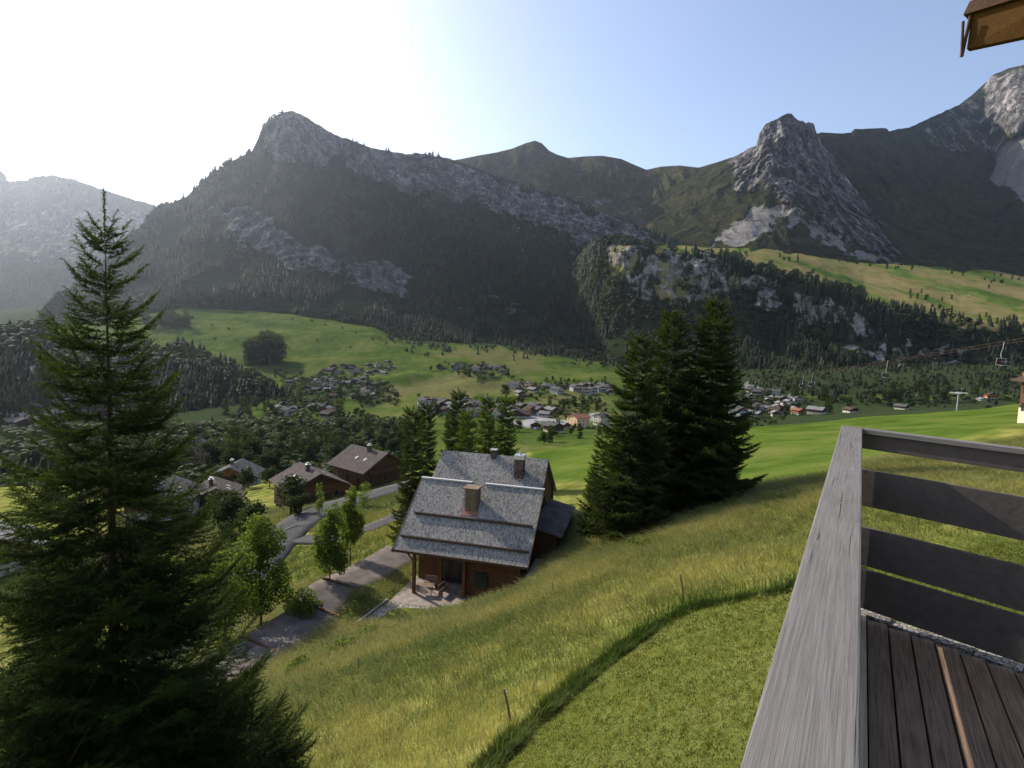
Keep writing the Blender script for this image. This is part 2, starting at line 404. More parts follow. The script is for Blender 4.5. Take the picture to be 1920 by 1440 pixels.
def mountain_material(name, forest=(.016, .024, .012), grass=((.035, .045, .016), (.09, .085, .032)), rock=((.12, .12, .12), (.44, .43, .41)), scree=(.30, .28, .27), sc=1.0):
    t = NT(name, 1.0, 0)
    big = t.noise(.0045*sc, 5, .6); mid = t.noise(.02*sc, 7, .7)
    streak = t.noise(.018*sc, 7, .72, t.mapped((1, 1, .28)), .4)
    fine = t.noise(.07*sc, 6, .75, t.mapped((1, 1, .45)))
    rk = t.ramp(t.math('ADD', t.math('MULTIPLY', streak, .6), t.math('MULTIPLY', fine, .4)), [(.38, tuple(x*.45 for x in rock[0])), (.48, rock[0]), (.54, tuple((a+b)/2.3 for a, b in zip(*rock))), (.66, rock[1])])
    cr1 = t.math('ABSOLUTE', t.math('SUBTRACT', t.noise(.012*sc, 7, .7, t.mapped((1, 1, .33)), .8), .5)); cr2 = t.math('ABSOLUTE', t.math('SUBTRACT', t.noise(.03*sc, 5, .65, t.mapped((.5, .5, 1.6), rot=(.25, .15, 0)), .5), .5))
    crk = t.math('MULTIPLY', t.ramp(cr1, [(0, .25), (.035, 1)]), t.ramp(cr2, [(0, .45), (.03, 1)])); rk = t.mix(1, rk, crk, 'MULTIPLY')
    gs = t.ramp(t.math('ADD', t.math('MULTIPLY', big, .45), t.math('MULTIPLY', mid, .55)), [(.38, grass[0]), (.62, grass[1])])
    gs = t.mix(1, gs, t.ramp(t.noise(.03*sc, 6, .75, t.mapped((1, 1, .22)), .3), [(.36, .45), (.62, 1.35)]), 'MULTIPLY')
    fo = t.ramp(fine, [(.3, tuple(x*.6 for x in forest)), (.7, tuple(x*1.5 for x in forest))])
    sr = t.ramp(fine, [(.3, tuple(x*.8 for x in scree)), (.7, tuple(x*1.15 for x in scree))])
    sep = t.n('ShaderNodeSeparateColor'); t.l(t.attr('cover', 'Color'), sep.inputs[0])
    def edge(ch, nz, k=1.6, off=0):                   # break the mask's edge up with noise
        v = t.math('ADD', t.math('MULTIPLY', ch, 1-off), t.math('MULTIPLY', t.math('SUBTRACT', nz, .5), k))
        return t.ramp(v, [(.38, 0), (.62, 1)])
    veg = t.math('ADD', t.math('MULTIPLY', streak, .5), t.math('MULTIPLY', t.noise(.011*sc, 6, .7, t.mapped((1, 1, .45)), .5), .5))
    c = t.mix(edge(sep.outputs[1], mid, 2.4), gs, fo)
    c = t.mix(edge(sep.outputs[0], veg, 3.0, .24), c, rk)
    c = t.mix(edge(sep.outputs[2], t.math('ADD', t.math('MULTIPLY', streak, .6), t.math('MULTIPLY', mid, .4)), 3.2, .2), c, sr)
    t.bump(t.math('ADD', t.math('ADD', fine, streak), t.math('MULTIPLY', crk, .6)), 1.0, 9.0/sc)
    return t.col(c)
M['mount'] = mountain_material('mountain_rock_and_forest')
M['mount_dry'] = mountain_material('mountain_dry_grass', grass=((.04, .042, .017), (.10, .085, .035)))
M['mount_hi'] = mountain_material('high_mountain_limestone', grass=((.026, .030, .013), (.065, .062, .026)), rock=((.15, .142, .13), (.54, .505, .46)), scree=(.30, .275, .25))

def polys(S, L):
    m = np.zeros_like(S.PX)
    wx = S.PX+26*fbm(S.PX/30, S.PY/30, s=5); wy = S.PY+26*fbm(S.PX/30+50, S.PY/30, s=6)
    for w_, poly, soft in L: m = np.maximum(m, w_*pmask(wx, wy, poly, soft))
    return m
def cover(rock, forest, scree): return np.clip(np.stack([rock, forest, scree, np.ones_like(rock)], -1), 0, 1)
def lerprow(a, b, tp, td):
    xs = sorted(set([p[0] for p in a]+[p[0] for p in b])); A = np.array(sorted(a), float); B = np.array(sorted(b), float)
    return [(x, np.interp(x, A[:, 0], A[:, 1])*(1-tp)+np.interp(x, B[:, 0], B[:, 1])*tp, np.interp(x, A[:, 0], A[:, 2])*(1-td)+np.interp(x, B[:, 0], B[:, 2])*td) for x in xs]
def back(crest, dy, k): return [(x, y+dy, d*k) for x, y, d in crest]
SH = {}

# --- valley floor
SH['valley'] = S = Sheet([
 [(-500,1010,140),(0,1005,140),(400,950,150),(750,930,160),(1000,910,170),(1400,880,200),(1900,840,220),(2400,820,230)],
 [(-500,860,300),(0,860,300),(400,835,300),(750,830,320),(1000,825,350),(1400,800,420),(1900,780,450),(2400,770,460)],
 [(-500,780,560),(0,775,550),(400,787,470),(560,795,460),(750,785,510),(1000,788,500),(1150,795,480),(1400,775,600),(1900,762,700),(2400,755,700)],
 [(-500,730,750),(0,732,750),(400,745,640),(600,742,680),(750,738,700),(1000,738,700),(1150,742,690),(1400,742,760),(1900,738,820),(2400,730,800)],
 [(-500,690,950),(0,692,950),(400,702,860),(600,702,870),(750,694,880),(860,700,840),(950,706,840),(1150,708,880),(1400,722,880),(1900,715,930),(2400,710,900)],
 [(-500,650,1150),(0,652,1150),(350,645,1100),(600,652,1080),(750,654,1080),(950,668,1100),(1150,690,1080),(1400,700,1020),(1900,695,1050),(2400,690,1000)],
 [(-500,610,1700),(0,606,1600),(200,585,1650),(350,555,1650),(470,560,1640),(560,572,1600),(700,598,1500),(760,632,1420),(950,645,1380),(1150,680,1250),(1400,690,1200),(1900,680,1200),(2400,670,1200)],
 [(-500,590,3000),(0,585,3000),(350,545,2400),(560,560,2200),(760,615,1900),(950,630,1800),(1150,665,1700),(1400,670,1700),(1900,660,1700),(2400,650,1700)],
 [(-500,640,3600),(2400,700,3600)]], -500, 2400, 560, 300)
x, y = S.V[..., 0], S.V[..., 1]
S.push(0*x); S.lift(3.5*fbm(x/110, y/110, s=11)*sstep(150, 500, y)+1.2*fbm(x/35, y/35, s=12)*sstep(150, 500, y))
# two smooth knolls among the hamlets
for (kx, ky, kd, h, rx, ry) in ((770,705,800,10,30,35),(895,722,740,9,42,30),(1010,745,690,4,60,40),(560,640,1150,10,120,50),(640,680,950,9,70,40)):
    c = P(kx, ky, kd); S.lift(h*np.exp(-((S.V[..., 0]-c[0])/rx)**2-((S.V[..., 1]-c[1])/ry)**2))
def valley_material():
    t = NT('valley_meadows', 1.0, 0)
    f = t.ramp(t.math('ADD', t.math('MULTIPLY', t.noise(.012, 4), .5), t.math('MULTIPLY', t.noise(.06, 8, .78, t.mapped((1, .4, 1), rot=(0, 0, .4))), .5)), [(.38, (.034, .056, .012)), (.5, (.062, .092, .019)), (.62, (.115, .122, .036))])
    dry = t.ramp(t.noise(.1, 6, .7), [(.3, (.09, .088, .034)), (.7, (.16, .14, .06))])
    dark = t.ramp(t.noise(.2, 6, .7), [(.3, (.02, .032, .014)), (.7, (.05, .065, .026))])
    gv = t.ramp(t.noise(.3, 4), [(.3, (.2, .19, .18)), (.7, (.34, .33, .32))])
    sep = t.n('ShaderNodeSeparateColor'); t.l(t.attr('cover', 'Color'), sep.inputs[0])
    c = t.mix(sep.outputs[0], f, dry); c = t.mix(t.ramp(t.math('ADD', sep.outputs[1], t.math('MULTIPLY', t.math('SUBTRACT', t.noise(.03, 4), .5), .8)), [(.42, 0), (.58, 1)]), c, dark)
    c = t.mix(sep.outputs[2], c, gv)
    return t.col(c)
M['valley'] = valley_material()
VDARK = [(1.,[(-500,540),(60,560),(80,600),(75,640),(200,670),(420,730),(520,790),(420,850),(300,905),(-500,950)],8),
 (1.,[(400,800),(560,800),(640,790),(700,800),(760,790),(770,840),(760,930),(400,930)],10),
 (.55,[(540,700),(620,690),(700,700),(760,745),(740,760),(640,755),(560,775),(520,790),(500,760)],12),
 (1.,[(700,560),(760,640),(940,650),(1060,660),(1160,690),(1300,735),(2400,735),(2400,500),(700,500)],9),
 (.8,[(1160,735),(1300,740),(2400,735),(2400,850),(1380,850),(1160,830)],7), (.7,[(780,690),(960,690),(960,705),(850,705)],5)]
VDRY = [(.8,[(640,725),(760,715),(900,700),(1000,720),(1000,735),(800,745),(660,740)],8),(.7,[(960,640),(1020,650),(1010,700),(930,695)],6),(.7,[(820,655),(950,655),(930,690),(830,670)],8),(.6,[(1000,735),(1140,735),(1140,775),(1010,775)],8)]
VGRAV = [(1.,[(950,788),(1140,778),(1140,792),(960,800)],3),(.8,[(1380,725),(1480,745),(1480,752),(1380,736)],3),(.6,[(60,800),(110,790),(110,800),(70,812)],3)]
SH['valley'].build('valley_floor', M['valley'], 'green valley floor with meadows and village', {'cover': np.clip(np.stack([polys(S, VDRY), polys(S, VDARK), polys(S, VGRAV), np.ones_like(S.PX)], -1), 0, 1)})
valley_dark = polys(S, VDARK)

# --- wooded hill at the left
cr = [(-500,600,600),(-100,612,620),(0,620,640),(70,612,660),(110,640,680),(200,662,720),(290,655,740),(350,655,750),(420,685,740),(480,705,730),(530,740,700),(575,775,660),(640,800,640)]
ba = [(-500,800,440),(0,800,450),(300,805,500),(500,800,560),(575,800,600),(640,812,600)]
SH['hill'] = S = Sheet([back(ba, 25, .96), ba, lerprow(ba, cr, .5, .35), cr, back(cr, 18, 1.12), back(cr, 90, 1.3)], -500, 640, 260, 110)
S.push(-10*ridg(S.V[..., 0]/60, S.V[..., 1]/60, S.V[..., 2]/150, s=21)); S.reproj()
rk = polys(S, [(.75,[(0,660),(60,640),(90,700),(110,745),(0,745)],8)]); hill_forest = 1-.8*rk
S.build('wooded_hill', M['mount'], 'dark wooded hill at the left edge of the valley', {'cover': cover(rk, hill_forest, 0*rk)})

# --- main mountain
cr = [(40,640,1500),(90,580,1550),(170,525,1750),(240,455,2000),(262,425,2080),(300,390,2180),(345,372,2230),(385,335,2280),(430,305,2320),(472,286,2350),(483,262,2370),(500,235,2390),(530,212,2400),(548,209,2410),(575,222,2430),(610,245,2470),(640,258,2500),(700,280,2600),(760,290,2700),(800,291,2750),(850,302,2820),(880,312,2830),(940,335,2830),(1000,352,2810),(1060,370,2780),(1120,395,2740),(1200,425,2680),(1260,447,2620),(1310,468,2560),(1380,520,2500),(1450,600,2400)]
ba = [(40,660,1350),(100,615,1420),(200,600,1480),(300,572,1500),(350,556,1500),(450,562,1500),(560,576,1480),(700,605,1400),(760,640,1330),(950,655,1300),(1080,668,1240),(1150,692,1180),(1300,745,1080),(1450,770,1050)]
SH['main'] = S = Sheet([back(ba, 30, .95), ba, lerprow(ba, cr, .22, .33), lerprow(ba, cr, .48, .55), lerprow(ba, cr, .74, .78), cr, back(cr, 22, 1.04), back(cr, 170, 1.25)], 40, 1450, 640, 330)
MROCK = [(1.,[(482,285),(500,236),(530,208),(550,205),(640,252),(700,278),(760,288),(860,305),(960,345),(1060,375),(1150,415),(1290,462),(1300,480),(1200,462),(1100,450),(1000,412),(920,392),(850,372),(740,358),(690,340),(640,305),(560,300)],10),
 (.95,[(390,388),(440,385),(500,400),(540,440),(600,470),(690,490),(770,515),(768,548),(720,548),(650,520),(560,503),(500,482),(420,445)],9),
 (.5,[(355,372),(400,370),(410,400),(362,395)],8),(.5,[(830,520),(930,540),(1010,590),(960,600),(860,580)],12),(.45,[(900,400),(1000,430),(1150,470),(1100,480),(950,440)],14)]
MGRASS = [(.7,[(300,385),(420,305),(480,290),(480,330),(400,365),(330,400)],8),(.6,[(760,370),(850,400),(900,430),(820,410)],10),(.6,[(300,470),(340,460),(330,500),(290,500)],8),(.8,[(1130,440),(1300,470),(1300,500),(1140,470)],8)]
rk = polys(S, MROCK); gs = polys(S, MGRASS)
X, Y, Z = S.V[..., 0], S.V[..., 1], S.V[..., 2]; inn = sstep(0, 1.2, S.v)
S.push(-(95*ridg(X/420, Y/420, Z/700, s=31, o=5, g=.5)*inn+rk*(75*ridg(X/90, Y/90, Z/420, s=32, o=5, g=.65)))*(S.v < 6.5))
S.reproj(); S.lift(((rk > .3)*10*fbm(X/40, Y/40, s=33)+5*fbm(X/25, Y/25, s=34))*np.exp(-((S.v-5)/.5)**2))
main_forest = np.clip(1-1.3*rk-gs, 0, 1)*(S.v > .5)
S.build('main_mountain', M['mount'], 'shaded forested mountain with limestone cliff bands and a sharp summit', {'cover': cover(rk, 1-gs, 0*rk)})

# --- bench with pasture above cliffs, right half
ba = [(960,700,1900),(1080,700,1500),(1150,722,1080),(1300,752,960),(1500,762,900),(1700,757,860),(2400,725,820)]
ed = [(960,640,2500),(1060,520,2100),(1110,462,1750),(1135,447,1640),(1180,452,1600),(1230,463,1580),(1300,470,1560),(1370,486,1520),(1430,503,1480),(1500,522,1440),(1570,547,1400),(1620,572,1360),(1700,585,1330),(1800,603,1300),(1920,612,1270),(2400,640,1200)]
re = [(960,645,2700),(1060,518,2450),(1110,458,2250),(1135,442,2150),(1180,446,2100),(1230,458,2080),(1300,464,2060),(1370,467,2100),(1430,466,2150),(1500,476,2180),(1600,492,2200),(1750,500,2230),(1850,508,2230),(1920,518,2230),(2400,550,2150)]
md = lerprow(ba, ed, .36, .62); m2 = lerprow(ba, ed, .72, .86)
SH['bench'] = S = Sheet([back(ba, 30, .93), ba, md, m2, ed, lerprow(ed, re, .55, .45), re, back(re, 30, 1.15), back(re, 120, 1.3)], 960, 2400, 560, 300)
BROCK = [(.95,[(1135,450),(1175,455),(1225,500),(1225,575),(1185,530),(1150,490)],9),(.95,[(1212,466),(1362,480),(1372,575),(1300,575),(1250,560),(1215,530)],10),(.85,[(1140,445),(1215,460),(1215,480),(1140,470)],7),
 (1.,[(1362,495),(1440,520),(1472,560),(1445,580),(1385,545)],7),(1.,[(1488,545),(1530,550),(1565,590),(1520,602),(1492,590)],8),(.8,[(1540,575),(1640,590),(1655,650),(1590,625)],9),(.6,[(1560,640),(1650,650),(1640,700),(1570,690)],9),
 (.9,[(1638,610),(1662,610),(1655,690),(1636,690)],5),(1.,[(1680,645),(1707,645),(1710,695),(1668,700)],5),(1.,[(1718,648),(1790,655),(1805,695),(1735,703)],6),(.6,[(1800,650),(1860,655),(1850,700),(1810,690)],7)]
rk = polys(S, BROCK)
PAST = [(1.,[(1378,462),(1450,466),(1600,478),(1920,505),(2400,520),(2400,625),(1920,600),(1800,588),(1640,565),(1600,545),(1560,530),(1450,502),(1400,487)],7),(.8,[(1220,455),(1380,465),(1380,478),(1230,468)],5),(.65,[(1640,560),(1920,590),(2400,620),(2400,660),(1920,640),(1700,600)],12),(.75,[(1215,480),(1300,500),(1330,560),(1230,560)],12),(.6,[(1140,460),(1180,450),(1200,500),(1150,520)],10)]
ps = polys(S, PAST)
X, Y, Z = S.V[..., 0], S.V[..., 1], S.V[..., 2]; inn = sstep(.6, 1.6, S.v)*(1-sstep(3.7, 4.2, S.v))
S.push(-(60*ridg(X/190, Y/190, Z/400, s=41, o=5)*inn+rk*inn*(34*ridg(X/55, Y/55, Z/200, s=42, o=5, g=.6))))
S.lift(5*fbm(X/120, Y/120, s=43)*(S.v > 3)+((S.v > 4)&(S.v < 7))*3*fbm(X/40, Y/40, s=44))
bench_forest = np.clip(1-.9*rk-ps, 0, 1)*(S.v > .3)
def bench_material():
    t = NT('pasture_bench', 1.0, 0)
    a = t.noise(.006, 4, .6, t.mapped((1, .35, 1))); b = t.noise(.05, 6, .7)
    gs = t.ramp(t.math('ADD', t.math('MULTIPLY', a, .7), t.math('MULTIPLY', b, .3)), [(.40, (.07, .11, .02)), (.47, (.12, .16, .03)), (.50, (.20, .17, .06)), (.64, (.25, .20, .08))])
    streak = t.noise(.03, 7, .72, t.mapped((1, 1, .28)), .4); fine = t.noise(.1, 6, .75, t.mapped((1, 1, .45)))
    rk = t.ramp(t.math('ADD', t.math('MULTIPLY', streak, .6), t.math('MULTIPLY', fine, .4)), [(.38, (.03, .03, .026)), (.47, (.10, .096, .082)), (.54, (.22, .21, .185)), (.66, (.38, .355, .32))])
    fo = t.ramp(fine, [(.3, (.012, .018, .008)), (.7, (.032, .04, .016))])
    sep = t.n('ShaderNodeSeparateColor'); t.l(t.attr('cover', 'Color'), sep.inputs[0])
    e = lambda ch, nz, k: t.ramp(t.math('ADD', ch, t.math('MULTIPLY', t.math('SUBTRACT', nz, .5), k)), [(.4, 0), (.6, 1)])
    c = t.mix(e(sep.outputs[1], b, .8), gs, fo); c = t.mix(e(t.math('MULTIPLY', sep.outputs[0], .62), t.math('ADD', t.math('MULTIPLY', streak, .5), t.math('MULTIPLY', t.noise(.02, 6, .7, t.mapped((1, 1, .4)), .5), .5)), 4.2), c, rk)
    t.bump(t.math('ADD', fine, streak), .7, 5); return t.col(c)
M['bench'] = bench_material()
S.build('pasture_bench', M['bench'], 'high pasture bench above wooded cliffs', {'cover': cover(rk, 1-ps, 0*rk)})

# --- centre back ridge
cr = [(740,330,3700),(820,306,3750),(865,299,3800),(900,292,3820),(930,287,3840),(960,280,3860),(985,270,3880),(1003,265,3900),(1016,270,3920),(1030,284,3950),(1045,291,3980),(1065,297,4000),(1100,294,4000),(1130,293,4000),(1165,299,3980),(1190,310,3950),(1212,319,3900),(1240,313,3850),(1275,311,3800),(1310,315,3750),(1345,305,3700),(1372,296,3650),(1420,300,3600),(1520,330,3600)]
ba = [(740,470,2700),(1000,480,2700),(1300,475,2500),(1520,480,2500)]
S = Sheet([back(ba, 30, .95), ba, lerprow(ba, cr, .25, .4), lerprow(ba, cr, .6, .72), cr, back(cr, 20, 1.05), back(cr, 120, 1.25)], 740, 1520, 400, 220)
X, Y, Z = S.V[..., 0], S.V[..., 1], S.V[..., 2]
S.push(-(260*(.55*ridg(X/260, Y/700, Z/2200, s=51, o=4)+.45*ridg(X/85, Y/500, Z/1500, s=52, o=4)))*(S.v < 5)*sstep(.5, 1.5, S.v)*(1-.6*np.exp(-((S.v-4)/.35)**2))); S.reproj()
rk = polys(S, [(.55,[(1060,350),(1180,360),(1250,440),(1100,400)],25),(.5,[(1350,300),(1420,300),(1400,380),(1340,420)],15)])
S.build('back_ridge', M['mount_dry'], 'dry grass ridge behind the main mountain', {'cover': cover(rk, 0*rk, 0*rk)}); SH['back'] = S

# --- rock tower with scree fans
cr = [(1180,400,3500),(1260,350,3450),(1330,312,3400),(1372,296,3330),(1402,279,3250),(1418,274,3180),(1424,250,3110),(1436,232,3080),(1455,225,3060),(1472,216,3040),(1484,213,3040),(1492,221,3045),(1510,229,3060),(1527,233,3080),(1532,250,3110),(1540,268,3130),(1560,292,3120),(1600,350,3050),(1650,402,2950),(1700,452,2850),(1750,500,2700),(1800,540,2650)]
ba = [(1180,470,2700),(1260,462,2500),(1330,470,2350),(1450,482,2300),(1600,497,2300),(1750,510,2350),(1800,545,2500)]
mm = [(1180,450,3000),(1330,405,2850),(1400,375,2800),(1440,345,2780),(1485,335,2760),(1530,345,2780),(1600,415,2700),(1700,482,2600),(1800,543,2560)]
m1 = [(1180,462,2850),(1330,440,2600),(1400,428,2500),(1485,422,2480),(1560,440,2500),(1600,458,2500),(1700,497,2480),(1800,544,2530)]
m3 = [(1180,430,3300),(1330,345,3150),(1400,320,3000),(1424,300,2960),(1440,290,2940),(1485,285,2920),(1530,295,2960),(1560,340,2960),(1600,380,2900),(1700,465,2750),(1800,542,2600)]
S = Sheet([back(ba, 30, .95), ba, m1, mm, m3, cr, back(cr, 15, 1.02), back(cr, 150, 1.2)], 1180, 1800, 460, 330, smooth_v=False)
TR = [(1.,[(1372,300),(1402,280),(1418,276),(1424,245),(1480,205),(1535,230),(1540,262),(1600,345),(1660,410),(1730,480),(1640,470),(1560,430),(1520,380),(1460,370),(1400,350),(1380,330)],9),(.6,[(1460,370),(1520,380),(1600,440),(1560,440),(1480,420)],14)]
SC = [(.9,[(1330,466),(1350,445),(1400,405),(1450,380),(1485,372),(1480,395),(1450,430),(1390,466)],8),(.8,[(1480,398),(1540,425),(1640,478),(1720,490),(1640,492),(1560,462),(1490,420)],7)]
rk = polys(S, TR); sc = polys(S, SC)
X, Y, Z = S.V[..., 0], S.V[..., 1], S.V[..., 2]
S.push(-((60*ridg(X/170, Y/300, Z/600, s=61, o=4)+35*ridg(X/60, Y/150, Z/600, s=64, o=4)+rk*85*ridg(X/80, Y/80, Z/300, s=62, o=6, g=.72))*(1-.85*sc))*(S.v < 5.5)*sstep(.6, 1.3, S.v)*(1-.5*np.exp(-((S.v-5)/.3)**2)))
S.reproj(); S.lift(rk*14*fbm(X/45, Y/45, s=63)*np.exp(-((S.v-5)/.4)**2))
S.build('rock_tower', M['mount_hi'], 'grey limestone tower rising above scree fans', {'cover': cover(rk, 0*rk, sc)}); SH['tower'] = S

# --- far right massif
cr = [(1420,300,3250),(1500,262,3350),(1540,250,3400),(1570,252,3450),(1595,252,3500),(1602,245,3520),(1640,243,3560),(1663,243,3600),(1667,249,3600),(1682,245,3650),(1705,242,3720),(1750,222,3900),(1800,200,4100),(1820,185,4150),(1845,163,4200),(1862,147,4150),(1890,135,4050),(1920,128,3950),(2000,90,3700),(2200,60,3400),(2400,80,3200)]
ba = [(1420,480,2500),(1540,485,2450),(1700,500,2500),(1850,512,2500),(1920,522,2450),(2400,560,2300)]
m1 = [(1420,420,2750),(1540,410,2750),(1700,420,2950),(1800,430,3050),(1870,440,3050),(1920,440,2850),(2100,430,2600),(2400,440,2500)]
m2 = [(1420,350,3000),(1540,320,3050),(1700,330,3350),(1800,330,3600),(1860,320,3700),(1920,320,3400),(2000,320,3150),(2400,300,2900)]
S = Sheet([back(ba, 30, .95), ba, m1, m2, cr, back(cr, 15, 1.03), back(cr, 150, 1.2)], 1420, 2400, 460, 280)
RK = [(.95,[(1845,165),(1862,147),(1920,120),(2400,50),(2400,330),(1960,230),(1920,240),(1890,255),(1862,240),(1850,190)],8),(.55,[(1705,245),(1845,165),(1870,250),(1850,300),(1790,290),(1740,262)],12),(.6,[(1840,270),(1890,250),(1900,300),(1850,300)],10)]
SC = [(1.,[(1858,292),(1885,275),(1920,250),(2400,300),(2400,460),(1920,378),(1868,338)],5)]
rk = polys(S, RK); sc = polys(S, SC)
X, Y, Z = S.V[..., 0], S.V[..., 1], S.V[..., 2]
S.push(-((130*ridg(X/420, Y/600, Z/1000, s=71, o=4)+45*ridg(X/90, Y/260, Z/900, s=74, o=4)+rk*60*ridg(X/90, Y/90, Z/260, s=72, o=5, g=.62))*(1-.85*sc))*(S.v < 5)*sstep(.6, 1.4, S.v)*(1-.6*np.exp(-((S.v-4)/.4)**2)))
S.reproj(); S.lift((6+rk*16)*fbm(X/55, Y/55, s=73)*np.exp(-((S.v-4)/.4)**2))
S.build('scree_massif', M['mount_hi'], 'high massif with pale scree slope at the right edge', {'cover': cover(rk, 0*rk, sc)}); SH['massif'] = S

# --- far hazy ridge on the left
cr = [(-500,250,5200),(-200,290,4900),(-60,285,4700),(-10,315,4650),(8,328,4600),(14,342,4600),(50,340,4550),(62,334,4550),(90,332,4500),(98,330,4500),(135,338,4450),(180,353,4400),(240,373,4350),(290,386,4300),(330,425,4250),(420,520,4200),(500,570,4200)]
ba = [(-500,610,2600),(0,600,2700),(200,590,2700),(500,600,2700)]
m1 = [(-500,560,3100),(0,548,3200),(100,540,3250),(200,545,3250),(300,560,3200),(500,590,3100)]
m2 = [(-500,430,3900),(0,450,3800),(100,440,3800),(200,445,3800),(290,480,3750),(400,560,3600),(500,580,3500)]
S = Sheet([back(ba, 40, .9), ba, m1, m2, cr, back(cr, 20, 1.05), back(cr, 130, 1.25)], -500, 500, 420, 220)
X, Y, Z = S.V[..., 0], S.V[..., 1], S.V[..., 2]
S.push(-(170*ridg(X/450, Y/450, Z/700, s=81, o=5))*(S.v < 5)*sstep(.5, 1.5, S.v)*(1-.6*np.exp(-((S.v-4)/.4)**2)))
S.reproj(); S.lift((12*fbm(X/70, Y/70, s=82)+6*fbm(X/20, Y/20, s=83))*np.exp(-((S.v-4)/.4)**2))
rk = polys(S, [(.6,[(0,400),(150,370),(290,400),(260,480),(100,500),(0,480)],25)])
far_forest = np.clip(1-rk, 0, 1)
S.build('distant_ridge', M['mount'], 'distant ridge fading in the haze at the left', {'cover': cover(rk, far_forest, 0*rk)}); SH['far'] = S
# ------------------------------------------------------------------ foliage tools
def nrm(v): return v/(np.linalg.norm(v, axis=-1, keepdims=True)+1e-9)
def inst(pv, pf, mats, pos, tint, ptint=None):
    """copies of a proto merged into one mesh: mats (n,3,3) columns = axes"""
    n, m = len(pos), len(pv)
    V = np.einsum('nij,mj->nmi', mats, pv)+pos[:, None]
    F = (pf[None]+(np.arange(n)*m)[:, None, None]).reshape(-1, pf.shape[1])
    t = np.repeat(tint, m) if ptint is None else (tint[:, None]+ptint[None]).ravel()
    return V.reshape(-1, 3), F, np.clip(t, 0, 1)
def join(parts):
    V, F, Tt, o = [], [], [], 0
    for v, f, t in parts: V.append(v); F.append(f+o); Tt.append(t); o += len(v)
    return np.concatenate(V), np.concatenate(F), np.concatenate(Tt)
def rotz_mats(n, r, s):
    a = r.random(n)*2*np.pi; m = np.zeros((n, 3, 3)); m[:, 0, 0] = np.cos(a); m[:, 0, 1] = -np.sin(a); m[:, 1, 0] = np.sin(a); m[:, 1, 1] = np.cos(a); m[:, 2, 2] = 1
    return m*s[:, None, :] if s.ndim == 2 else m*s[:, None, None]
def brush_proto(nn, nl, nw, seed=1, droop=0):
    """twig of unit length along +x set with needles"""
    r = np.random.default_rng(seed); V = []; F = []; t = []
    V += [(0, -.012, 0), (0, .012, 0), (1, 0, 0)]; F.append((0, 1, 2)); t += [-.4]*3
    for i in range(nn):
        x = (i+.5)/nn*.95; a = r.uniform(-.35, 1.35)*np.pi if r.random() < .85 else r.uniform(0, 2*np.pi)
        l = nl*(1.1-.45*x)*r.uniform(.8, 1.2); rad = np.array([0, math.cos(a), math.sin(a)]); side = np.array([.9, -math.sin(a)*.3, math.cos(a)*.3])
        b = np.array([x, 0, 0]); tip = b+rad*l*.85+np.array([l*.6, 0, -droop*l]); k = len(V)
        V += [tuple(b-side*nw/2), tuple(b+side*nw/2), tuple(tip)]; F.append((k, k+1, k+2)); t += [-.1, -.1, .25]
    return np.array(V, float), np.array(F), np.array(t)
def frames(dirs, lens, wid, r):
    d = nrm(dirs); up = np.tile(np.array([0, 0, 1.]), (len(d), 1)); s = nrm(np.cross(up, d)); u = np.cross(d, s)
    a = r.uniform(-.4, .4, len(d))[:, None]; s2 = s*np.cos(a)+u*np.sin(a); u2 = -s*np.sin(a)+u*np.cos(a)
    return np.stack([d*lens[:, None], s2*wid[:, None], u2*wid[:, None]], -1)
